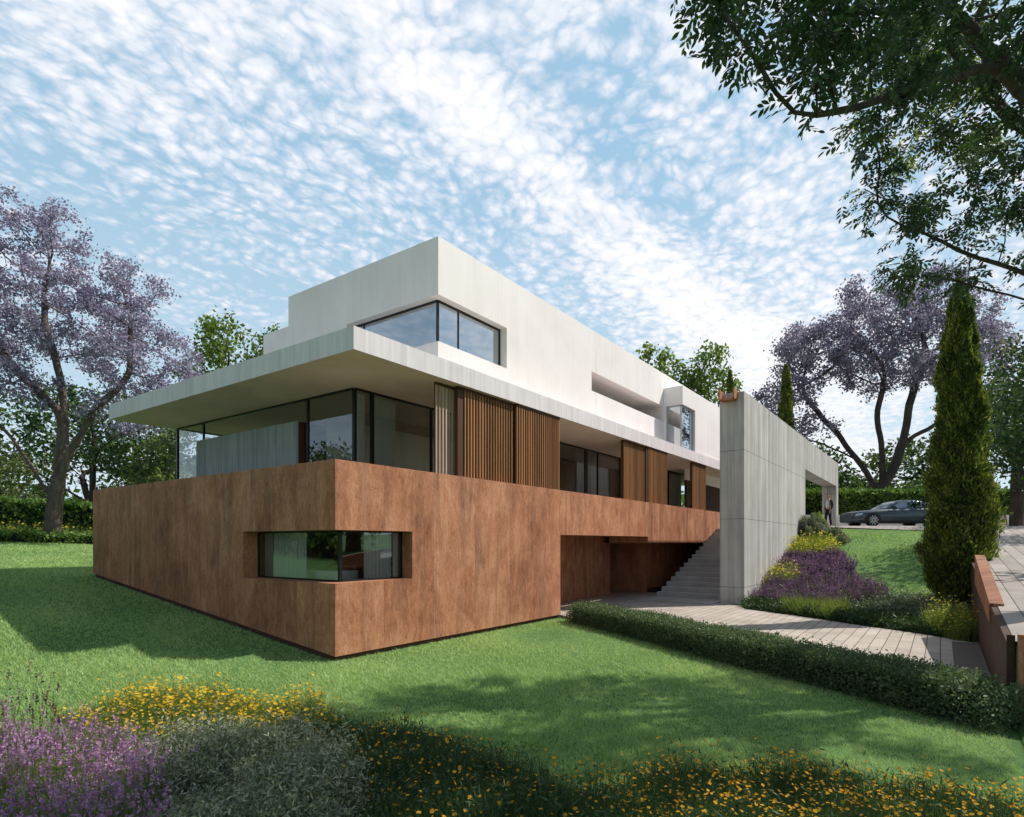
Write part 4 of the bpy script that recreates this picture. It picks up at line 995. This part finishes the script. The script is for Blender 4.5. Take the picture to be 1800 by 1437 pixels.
hedge('drive_hedge', 'long clipped dark hedge above the low white wall behind the parked car', [site(17.0, 40.0), site(26, 40.0), site(38, 40)], 1.4, 2.65, M['hedge_l'], 26000, (.22, .13), 84, base=2.85, bumps=.05)

# ------------------------------------------------------------------ shrubs
def shrub(name, label, x, y, rx, ry, h, leaf, n, size, seed, up=.5, cat='shrub', group=None):
    r = np.random.default_rng(seed); z = float(gz(x, y)); t = thing(name, label, cat, (x, y, z), group)
    m = MB(); v = unit(n, r); v[:, 2] = np.abs(v[:, 2]); q = .62+.38*r.random((n, 1))**.6
    lump = 1+.16*np.sin(v[:, :1]*7+v[:, 1:2]*5+seed)+.12*np.sin(v[:, 1:2]*11-v[:, 2:]*9)
    c = np.array([x, y, z])+v*q*lump*np.array([rx, ry, h]); d = v+np.array([0, 0, up])+r.normal(size=v.shape)*.4; d /= np.linalg.norm(d, axis=1)[:, None]
    s = .6+.8*r.random(n); quads(m, c, size[0]*s, size[1]*s, r, 0, dirs=d); m.build('foliage', leaf, t)
    mb = MB()
    for k in range(7):
        a = k*.9; mb.tube([(x, y, z-.05), (x+.4*rx*math.cos(a), y+.4*ry*math.sin(a), z+h*.55), (x+.7*rx*math.cos(a), y+.7*ry*math.sin(a), z+h*.8)], [.02, .014, .006], 4)
    mb.build('stems_or_core', M['twig'], t)
shrub('silver_shrub', 'rounded silver green shrub at the top of the flower bed by the gateway', 24.0, -3.95, .90, .85, 1.05, M['grey_leaf'], 5200, (.16, .045), 91)
shrub('silver_shrub', 'smaller silver shrub on the lawn side of the rounded silver one', 23.6, -4.95, .6, .6, .62, M['grey_leaf'], 2600, (.15, .045), 92)
shrub('lime_shrub', 'bright lime green shrub behind the silver shrub beside the gateway', 25.7, -3.95, .62, .5, .85, M['lime_leaf'], 3800, (.14, .07), 93)

# ------------------------------------------------------------------ flower beds
def scatter(poly, n, r):
    p = np.array(poly); out = []
    got = 0
    while got < n:
        q = p.min(0)+r.random((n*2, 2))*(p.max(0)-p.min(0)); q = q[inpoly(q, poly)]; out.append(q); got += len(q)
    return np.concatenate(out)[:n]
def wildbed(name, label, poly, n, h, leaf, head=None, kind='none', seed=1, bw=.010, lean=.25, nh=0, hs=.04, leafy=0, ls=(.07, .03), lf=None, edge=.15, cat='flower bed', mound=None):
    r = np.random.default_rng(seed); P2 = scatter(poly, n, r)
    P = np.c_[P2, gz(P2[:, 0], P2[:, 1])-.01]; m = MB()
    clumpy = .7+.3*np.sin(P2[:, 0]*5.1+seed)*np.sin(P2[:, 1]*4.3+seed*2)+.25*r.normal(size=n)
    hh = h*np.clip(clumpy, .35, 1.5)
    if mound:
        cs = scatter(poly, mound[0], r); q = np.linalg.norm(P2[:, None]-cs[None], axis=2)/(mound[1]*(.6+.8*r.random(mound[0])))[None]
        hh = hh*(mound[2]+(1.15-mound[2])*np.sqrt(np.clip(1-q**2, 0, 1)).max(1))
    T = blades(m, P, hh, bw, lean, r, 0)
    mats = [leaf]
    if leafy:
        k = r.integers(0, n, leafy); f = .15+.8*r.random((leafy, 1)); c = P[k]+(T[k]-P[k])*f+r.normal(size=(leafy, 3))*.035
        quads(m, c, ls[0]*(.6+.8*r.random(leafy)), ls[1], r, 1 if lf else 0, .35)
        if lf: mats.append(lf)
    if head is not None:
        hi = len(mats); mats.append(head); k = r.permutation(n)[:nh]; tp = T[k]
        if kind == 'spike':
            L = hs*(1.2+1.6*r.random(nh)); d = T[k]-P[k]; d /= np.linalg.norm(d, axis=1)[:, None]
            for j in range(7):
                f = (j/6)[None] if np.ndim(j/6) else j/6
                c = tp-d*(L*(1-f))[:, None]*1.0+r.normal(size=(nh, 3))*hs*.10
                quads(m, c, hs*(.75-.3*f), hs*(.55-.25*f), r, hi, .4)
        elif kind == 'daisy':
            ctr = tp
            nrm = np.c_[r.normal(size=(nh, 2))*.45, np.ones(nh)]; nrm /= np.linalg.norm(nrm, axis=1)[:, None]
            a = np.cross(nrm, unit(nh, r)); a /= np.linalg.norm(a, axis=1)[:, None]; b = np.cross(nrm, a); s = hs*(.6+.7*r.random(nh))[:, None]
            for j in range(5):
                an = j*2*math.pi/5; d = a*math.cos(an)+b*math.sin(an); e = -a*math.sin(an)+b*math.cos(an)
                V = np.stack([ctr, ctr+d*s*.35+e*s*.24+nrm*s*.10, ctr+d*s*.55+nrm*s*.08, ctr+d*s*.35-e*s*.24+nrm*s*.10], 1).reshape(-1, 3)
                m.add(V, np.arange(4*nh).reshape(-1, 4), hi)
    return tag(m.build(name, mats), label, cat, kind='stuff')
# right slope
wildbed('lavender_bed', 'purple lavender drift on the slope below the concrete wall', [(13.9, -3.7), (18.2, -3.7), (18.6, -5.2), (17.2, -6.4), (15.6, -7.4), (14.3, -7.7), (13.2, -6.0), (13.3, -4.6)], 11000, .50, M['bed_leaf'], M['lav_dark'], 'spike', 101, .012, .18, 4200, .080, 3000, (.10, .03), M['bed_leaf2'])
wildbed('lavender_bed', 'dusky purple drift higher on the slope between two yellow drifts', [(18.4, -3.6), (20.4, -3.6), (20.6, -5.7), (18.0, -6.4), (17.6, -5.6)], 3600, .50, M['bed_leaf'], M['lav_dark'], 'spike', 102, .014, .22, 2400, .11, 2500, (.10, .04))
wildbed('yellow_flower_bed', 'upper yellow flower drift below the silver shrub', [(20.3, -3.6), (22.6, -3.6), (22.9, -5.1), (20.5, -5.6)], 5200, .62, M['grassy'], M['yellow2'], 'daisy', 103, .018, .25, 800, .075)
wildbed('yellow_flower_bed', 'small yellow flower drift against the foot of the concrete wall', [(16.4, -3.58), (18.3, -3.58), (18.1, -4.5), (16.7, -4.6)], 3600, .62, M['grassy'], M['yellow2'], 'daisy', 104, .014, .22, 420, .065)
wildbed('ground_cover', 'low dark green ground cover along the far edge of the path', [(13.5, -3.62), (12.75, -3.95), (11.8, -5.6), (10.7, -7.1), (9.85, -8.45), (9.0, -9.45), (10.4, -9.45), (11.3, -8.2), (12.2, -6.9), (13.3, -5.3), (14.1, -4.0)], 9000, .34, M['bed_leaf'], None, 'none', 105, .014, .35, 0, .05, 16000, (.11, .035), M['bed_leaf'])
wildbed('long_grass', 'yellow green tufts of long grass in front of the lavender', [(12.2, -5.0), (13.3, -5.2), (12.8, -6.7), (11.6, -6.9), (11.2, -6.5)], 6500, .50, M['grassy'], None, 'none', 106, .012, .32, cat='grass')
wildbed('ground_cover', 'blue green feathery planting around the foot of the big cypress', [(12.3, -6.8), (14.6, -7.6), (14.9, -9.4), (10.8, -9.45), (11.2, -8.0)], 7000, .42, M['bed_leaf'], None, 'none', 107, .012, .3, 0, .05, 9000, (.10, .03), M['grey_leaf'])
wildbed('long_grass', 'tall yellow flowering grass in the corner by the rusty retaining wall', [(8.95, -9.2), (10.1, -8.6), (10.9, -9.0), (10.9, -9.5), (9.0, -9.5)], 2600, .70, M['grassy'], M['yellow2'], 'daisy', 108, .012, .22, 420, .045, cat='grass')
# left far border
wildbed('yellow_flower_bed', 'soft yellow border between the two hedges on the far left', [site(-40, 24.4), site(-26.5, 26.8), site(-17.5, 30.8), site(-18, 32.2), site(-26, 31.0), site(-40, 28.5)], 9000, .72, M['bed_leaf2'], M['yellow2'], 'daisy', 109, .03, .3, 900, .10)
# foreground
wildbed('lavender_bed', 'pink purple lavender in the bottom left corner', [(-5.9, .2), (-4.75, -.55), (-4.15, -2.2), (-4.45, -3.6), (-5.0, -4.6), (-6.3, -3.4), (-6.6, -1.4)], 9000, .36, M['bed_leaf2'], M['lav'], 'spike', 110, .007, .20, 3200, .050, 2500, (.10, .012), mound=(16, .5, .6))
wildbed('seed_head_flowers', 'tall dark seed heads behind the lavender at the left edge', [(-5.1, .3), (-4.5, .4), (-4.2, -.6), (-4.6, -1.0), (-5.0, -.6)], 80, .52, M['bed_leaf'], M['seed'], 'spike', 111, .007, .12, 66, .055, cat='flowers')
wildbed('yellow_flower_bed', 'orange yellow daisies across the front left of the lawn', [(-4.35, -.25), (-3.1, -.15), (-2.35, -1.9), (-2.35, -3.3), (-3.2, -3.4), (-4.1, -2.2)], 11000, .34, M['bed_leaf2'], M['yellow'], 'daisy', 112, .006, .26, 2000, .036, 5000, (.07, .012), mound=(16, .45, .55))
wildbed('silver_shrub_bed', 'grey green sprawling shrub in the front between lavender and daisies', [(-4.15, -2.5), (-3.4, -2.9), (-3.15, -4.1), (-3.7, -5.2), (-4.4, -5.5), (-5.0, -4.6), (-4.5, -3.5)], 3000, .38, M['bed_leaf'], None, 'none', 113, .008, .4, 0, .03, 60000, (.05, .015), M['silver_mix'], cat='shrub', mound=(13, .52, .35))
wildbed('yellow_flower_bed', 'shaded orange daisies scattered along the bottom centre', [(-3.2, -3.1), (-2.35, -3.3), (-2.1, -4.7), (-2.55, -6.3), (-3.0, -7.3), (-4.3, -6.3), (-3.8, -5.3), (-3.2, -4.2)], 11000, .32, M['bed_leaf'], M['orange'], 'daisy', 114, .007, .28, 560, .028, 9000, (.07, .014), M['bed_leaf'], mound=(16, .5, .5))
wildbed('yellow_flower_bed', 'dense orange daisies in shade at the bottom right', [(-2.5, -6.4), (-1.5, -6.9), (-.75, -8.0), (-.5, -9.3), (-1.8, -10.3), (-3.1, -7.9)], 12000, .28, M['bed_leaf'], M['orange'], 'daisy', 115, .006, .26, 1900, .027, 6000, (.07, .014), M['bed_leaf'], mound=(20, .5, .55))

# ------------------------------------------------------------------ turf
def turf():
    r = np.random.default_rng(121); n = 900000
    d = 4.2*np.exp(r.random(n)*np.log(46/4.2)); t = (r.random(n)*2-1)*.95
    P = CAM[:2]+FW*d[:, None]+RT*(t*d)[:, None]
    ok = ~((P[:, 0] > -.02) & (P[:, 1] > -.02) & (P[:, 0] < 24.5) & (P[:, 1] < 11.3))
    ok &= ~inpoly(P, PATH) & ~inpoly(P, BED) & ~((P[:, 1] > -3.6) & (P[:, 0] > 7.7) & (P[:, 1] < 11)) & ~((P[:, 1] < -9.55) & (P[:, 0] > -.5)) & ~((P[:, 0] > 27.4) & (P[:, 1] < 3))
    P = P[ok]; d = d[ok]; n = len(P)
    tuft = np.sin(P[:, 0]*23+3*np.sin(P[:, 1]*7))*np.sin(P[:, 1]*19+3*np.sin(P[:, 0]*5)); h = (.026+.030*r.random(n))*(1+.35*np.sin(P[:, 0]*1.7)*np.sin(P[:, 1]*1.3)+.45*tuft); w = .0055*np.maximum(1, d/5.5)
    h = h*np.maximum(1, d/16)**.5
    m = MB(); blades(m, np.c_[P, gz(P[:, 0], P[:, 1])+.0], h, w, .75, r)
    mat = leafmat('turf_blade', (.140, .270, .085), (.36, .52, .19), .34, .40, (.56, .66, .31), .6, .2)
    tag(m.build('lawn_grass', mat), 'short green mown grass of the lawn', 'grass', kind='stuff')
turf()

# ------------------------------------------------------------------ parked car
def car():
    cx, cy = site(668/1049*33, 33.0); gzc = 2.955
    F = -RT; Sd = -FW; Lc, hwid = 5.15, .94
    t = thing('parked_car', 'dark grey saloon car parked on the driveway in front of the white wall', 'car', (cx, cy, gzc))
    def W_(u, s, z): return (cx+F[0]*(Lc/2-u)+Sd[0]*s, cy+F[1]*(Lc/2-u)+Sd[1]*s, gzc+z)
    paint = plain('grey_car_paint', (.085, .105, .125), .25, .55, .6, var=.03)
    black = plain('black_trim', (.012, .012, .013), .5); tyre = plain('tyre_rubber', (.015, .015, .016), .8)
    rimm = plain('alloy', (.55, .56, .58), .3, .8); cg = glassmat('car_glass', (.10, .16, .15), .22, 1.0); lamp = plain('lamp_glass', (.55, .58, .60), .15, .2)
    us = np.array([0, .04, .16, .4, .8, 1.3, 1.75, 2.2, 2.8, 3.5, 4.1, 4.5, 4.85, 5.05, 5.15])
    belt = np.interp(us, [0, .05, .25, .9, 1.75, 2.6, 4.1, 4.7, 5.05, 5.15], [.64, .74, .80, .87, .945, .965, 1.0, 1.0, .95, .70])
    hw = np.interp(us, [0, .06, .3, .9, 2.5, 4.2, 5.0, 5.15], [.60, .72, .86, .93, .94, .93, .84, .70])
    bot = np.interp(us, [0, .3, 4.8, 5.15], [.24, .19, .20, .34])
    rows = []
    for u, b, w, o in zip(us, belt, hw, bot):
        half = [(0, o), (w*.86, o), (w*.97, o+.09), (w*1.0, o+(b-o)*.5), (w*.985, o+(b-o)*.74), (w*.93, b-.035), (w*.82, b), (w*.4, b+.025), (0, b+.03)]
        full = half+[(-a, z) for a, z in half[-2:0:-1]]
        rows.append([W_(u, a, z) for a, z in full])
    k = len(rows[0]); V = np.array(rows).reshape(-1, 3); n = len(us); i = np.arange(n-1)[:, None]*k; j = np.arange(k)[None]
    mb = MB(); mb.add(V, np.stack([i+j, i+(j+1) % k, i+k+(j+1) % k, i+k+j], -1).reshape(-1, 4)); mb.add(V[:k], [list(range(k))]); mb.add(V[-k:], [list(range(k))[::-1]])
    gu = np.array([1.72, 2.1, 2.5, 2.9, 3.3, 3.8, 4.3, 4.78]); zb = np.interp(gu, us, belt)
    zr = np.array([.95, 1.20, 1.385, 1.455, 1.465, 1.41, 1.24, 1.02]); rw_ = np.array([.76, .70, .64, .62, .62, .62, .64, .70])
    rows = []
    for u, b, z, w in zip(gu, zb, zr, rw_):
        half = [(.80, b-.02), (w+.02, z-.05), (w*.82, z-.005), (w*.4, z+.012), (0, z+.015)]; full = half+[(-a, q) for a, q in half[-2::-1]]
        rows.append([W_(u, a, q) for a, q in full])
    k = len(rows[0]); V = np.array(rows).reshape(-1, 3); n = len(gu); i = np.arange(n-1)[:, None]*k; j = np.arange(k-1)[None]
    mb.add(V, np.stack([i+j, i+j+1, i+k+j+1, i+k+j], -1).reshape(-1, 4))
    mb.build('body', paint, t, True)
    for sg in (1, -1):
        def sidept(u, f):      # point on the leaning side of the cabin
            b = np.interp(u, gu, zb)+.02; z = np.interp(u, gu, zr)-.05; w = np.interp(u, gu, rw_)+.02
            return W_(u, sg*(.80+(w-.80)*f+.008), b+(z-b)*f)
        for pts in ([(1.98, .06), (2.92, .06), (2.92, .92), (2.52, .92)], [(3.0, .06), (3.86, .06), (3.86, .92), (3.0, .92)], [(3.93, .06), (4.45, .06), (4.2, .9), (3.93, .92)]):
            g = MB(); q = [sidept(*p) for p in pts]; g.add(q, [[0, 1, 2, 3]]); g.build('side_window', cg, t)
        for u in (2.75, 3.72):
            g = MB(); p = W_(u, sg*.955, .80); g.obox(p, (*(F*.10), 0), (*(Sd*.012), 0), (0, 0, .012)); g.build('door_handle', paint, t)
        g = MB(); p = W_(2.02, sg*.98, 1.02); g.obox(p, (*(F*.07), 0), (*(Sd*.10), 0), (0, 0, .065)); g.build('mirror', black, t)
        g = MB(); q = [W_(.10, sg*.765, .56), W_(.42, sg*.885, .64), W_(.46, sg*.885, .74), W_(.14, sg*.775, .69)]; g.add(q, [[0, 1, 2, 3]]); g.build('headlight', lamp, t)
        for wu in (.98, 4.08):
            an = np.linspace(0, 2*np.pi, 25)[:-1]
            g = MB(); arc = np.linspace(0, np.pi, 16); g.add([W_(wu, sg*.955, .25)]+[W_(wu+.43*math.cos(a), sg*.955, .33+.43*math.sin(a)) for a in arc], [[0, q, q+1] for q in range(1, 16)]); g.build('wheel_arch', black, t)
            g = MB(); ring = lambda rr, s_: [W_(wu+rr*math.cos(a), sg*s_, .35+rr*math.sin(a)) for a in an]
            R_ = [ring(.35, .72), ring(.35, .95), ring(.335, .975), ring(.265, .98), ring(.25, .95)]
            for A_, B_ in zip(R_, R_[1:]):
                g.add(A_+B_, [[q, (q+1) % 24, 24+(q+1) % 24, 24+q] for q in range(24)])
            wh = g.build('wheel', tyre, t, True)
            g = MB(); g.add([W_(wu, sg*.950, .35)]+ring(.26, .952), [[0, q+1, (q+1) % 24+1] for q in range(24)], 1)
            for q in range(10):
                a = q*2*math.pi/10; b = a+.13
                g.add([W_(wu+.05*math.cos(a-.3), sg*.985, .35+.05*math.sin(a-.3)), W_(wu+.25*math.cos(a-.09), sg*.978, .35+.25*math.sin(a-.09)), W_(wu+.25*math.cos(a+.09), sg*.978, .35+.25*math.sin(a+.09)), W_(wu+.05*math.cos(a+.3), sg*.985, .35+.05*math.sin(a+.3))], [[0, 1, 2, 3]], 0)
            g.build('rim', [rimm, black], wh)
    def top(u, a):
        b = np.interp(u, gu, zr); return W_(u, a, b+.012)
    g = MB(); g.add([top(1.80, -.66), top(1.80, .66), top(2.42, .52), top(2.42, -.52)], [[0, 1, 2, 3]]); g.build('windscreen', cg, t)
    g = MB(); q = [W_(-.004, -.45, .30), W_(-.004, .45, .30), W_(.03, .52, .60), W_(.03, -.52, .60)]; g.add(q, [[0, 1, 2, 3]]); g.build('grille', black, t)
    g = MB(); g.add([W_(.3, .935, .30), W_(4.9, .90, .30), W_(4.9, .87, .17), W_(.3, .90, .17)], [[0, 1, 2, 3]]); g.build('sill', black, t)
car()

# ------------------------------------------------------------------ person in the gateway
def person():
    px_, py_ = site(16.7, 31.5); z0 = float(gz(px_, py_))
    t = thing('person', 'person in dark jacket and white shirt standing in the concrete gateway', 'person', (px_, py_, z0))
    F = -RT*.96-FW*.28; F = F/np.linalg.norm(F); Sd = np.array([F[1], -F[0]])
    def skin(name, nodes, edges, mat, sub=2, root=0):
        me = bpy.data.meshes.new(name); vs = [(F[0]*f+Sd[0]*s, F[1]*f+Sd[1]*s, z) for f, s, z, r in nodes]
        me.from_pydata(vs, edges, []); o = bpy.data.objects.new(name+'_tmp', me); COL.objects.link(o)
        o.modifiers.new('skin', 'SKIN'); sv = me.skin_vertices[0].data if me.skin_vertices else None
        if sv is None: return None
        for i, q in enumerate(nodes):
            r = q[3]; sv[i].radius = r if isinstance(r, tuple) else (r, r); sv[i].use_root = (i == root)
        m = o.modifiers.new('sub', 'SUBSURF'); m.levels = sub; m.render_levels = sub
        dg = bpy.context.evaluated_depsgraph_get(); nm = bpy.data.meshes.new_from_object(o.evaluated_get(dg))
        COL.objects.unlink(o); bpy.data.objects.remove(o)
        nm.name = name; nm.materials.clear(); nm.materials.append(mat)
        for p in nm.polygons: p.use_smooth = True
        q = bpy.data.objects.new(name, nm); COL.objects.link(q); q.parent = t; return q
    skinm = plain('skin', (.50, .29, .20), .6, var=.05); dark = plain('navy_cloth', (.018, .020, .028), .85); trous = plain('black_cloth', (.012, .012, .014), .85)
    shirt = plain('white_shirt', (.72, .73, .76), .8); hair = plain('brown_hair', (.10, .045, .025), .7); shoe = plain('shoe', (.02, .016, .014), .5)
    N = [(0, 0, .94, .11), (0, 0, 1.12, .10), (.01, 0, 1.32, .11), (.0, 0, 1.46, .052), (.03, 0, 1.545, .062), (.045, 0, 1.62, .088), (.03, 0, 1.69, .075), (.145, 0, 1.605, .014)]
    E = [(0, 1), (1, 2), (2, 3), (3, 4), (4, 5), (5, 6), (5, 7)]
    for sg in (1, -1):
        b = len(N); st_ = .05*sg
        N += [(0, .09*sg, .88, .075), (.03+st_, .095*sg, .49, .052), (-.01+st_*1.4, .095*sg, .09, .038), (.12+st_*1.4, .11*sg, .035, .032)]; E += [(0, b), (b, b+1), (b+1, b+2), (b+2, b+3)]
        b = len(N)
        N += [(-.01, .18*sg, 1.40, .05), (-.05, .215*sg, 1.13, .04), (.05, .205*sg, .90, .026), (.075, .20*sg, .83, .024)]; E += [(2, b), (b, b+1), (b+1, b+2), (b+2, b+3)]
        pal = b+3
        for q in range(4):
            f = len(N); o = (q-1.5)*.017
            N += [(.085+o, .20*sg, .795, .009), (.10+o, .195*sg, .755-.006*abs(q-1.3), .008), (.105+o, .185*sg, .725-.008*abs(q-1.3), .007)]; E += [(pal, f), (f, f+1), (f+1, f+2)]
        f = len(N); N += [(.105, .185*sg, .845, .010), (.13, .175*sg, .805, .008)]; E += [(b+2, f), (f, f+1)]
    # ears
    for sg in (1, -1):
        f = len(N); N.append((.035, .092*sg, 1.615, .014)); E.append((5, f))
    skin('body', N, E, skinm)
    skin('trousers', [(0, 0, 1.0, .125), (0, 0, .90, .125)]+[x for sg in (1, -1) for x in ((0, .092*sg, .84, .092), (.03+.05*sg, .097*sg, .49, .070), (-.01+.07*sg, .097*sg, .10, .056))], [(0, 1), (1, 2), (2, 3), (3, 4), (1, 5), (5, 6), (6, 7)], trous)
    skin('shirt', [(.035, 0, .97, .115), (.04, 0, 1.15, .112), (.045, 0, 1.32, .118), (.02, 0, 1.44, .062)], [(0, 1), (1, 2), (2, 3)], shirt)
    skin('jacket', [(-.045, 0, .94, .125), (-.05, 0, 1.15, .118), (-.04, 0, 1.33, .128), (-.02, 0, 1.45, .07)]+[x for sg in (1, -1) for x in ((-.015, .185*sg, 1.40, .066), (-.055, .222*sg, 1.13, .055), (.04, .21*sg, .92, .042))], [(0, 1), (1, 2), (2, 3), (2, 4), (4, 5), (5, 6), (2, 7), (7, 8), (8, 9)], dark)
    skin('hair', [(.0, 0, 1.60, .070), (.015, 0, 1.66, .092), (.04, 0, 1.705, .078), (.10, 0, 1.69, .035)], [(0, 1), (1, 2), (2, 3)], hair)
    for sg in (1, -1):
        skin('shoe', [(-.05+.07*sg, .10*sg, .05, .045), (.06+.07*sg, .105*sg, .045, .046), (.155+.07*sg, .112*sg, .032, .034)], [(0, 1), (1, 2)], shoe)
person()

# ------------------------------------------------------------------ far end of the driveway
def far_house():
    x, y = site(50, 62); t = thing('bungalow', 'small pale house with a low roof far down the driveway', 'house', (x, y, 2.8))
    def P(r, d, z): return (x+RT[0]*r+FW[0]*d, y+RT[1]*r+FW[1]*d, 2.8+z)
    def bx(mb, r0, r1, d0, d1, z0, z1):
        v = [P(r, d, z) for z in (z0, z1) for r, d in ((r0, d0), (r1, d0), (r1, d1), (r0, d1))]; mb.add(v, [[0, 3, 2, 1], [4, 5, 6, 7], [0, 1, 5, 4], [1, 2, 6, 5], [2, 3, 7, 6], [3, 0, 4, 7]])
    mb = MB(); bx(mb, -4, 4, 0, 6, -.3, 2.9); mb.build('wall', M['white'], t)
    mb = MB(); v = [P(-4.5, -.5, 2.9), P(4.5, -.5, 2.9), P(4.5, 6.5, 2.9), P(-4.5, 6.5, 2.9), P(-2.4, 3, 4.3), P(2.4, 3, 4.3)]; mb.add(v, [[0, 1, 5, 4], [2, 3, 4, 5]]); mb.add(v, [[1, 2, 5], [3, 0, 4]]); mb.build('roof', plain('pale_roof', (.55, .56, .58), .7), t)
    for r in (-2.4, 1.4):
        mb = MB(); bx(mb, r, r+1.2, -.06, .02, .9, 2.1); mb.build('window', M['metal'], t)
    x, y = site(25.6, 31.2); z = float(gz(x, y)); g = thing('slatted_bench', 'small slatted timber bench standing by a trunk at the far side of the driveway', 'bench', (x, y, z))
    def Q(r, d, h): return (x+RT[0]*r+FW[0]*d, y+RT[1]*r+FW[1]*d, z+h)
    mb = MB()
    for k in range(5): mb.bar(Q(-.32, .0+.05*k*.5, .18+.11*k), Q(.32, .0+.05*k*.5, .18+.11*k), .03, .05)
    mb.build('slats', M['wood'], g)
    for r in (-.32, .32):
        mb = MB(); mb.bar(Q(r, .02, 0), Q(r, .14, .72), .04, .04); mb.build('leg', M['wood_dark'], g)
far_house()
broad('feathery_tree', 'tree at the right picture edge shading the driveway and the sloping lawn', 23.2, 23.5, 10.5, 7.0, M['leaf_dark'], M['bark'], 38, .3, .3, 40, (.22, .12), .42, BG, 360, .55, zb=2.2, leaf2=M['leaf_mid'], frac2=.35, nb=8)
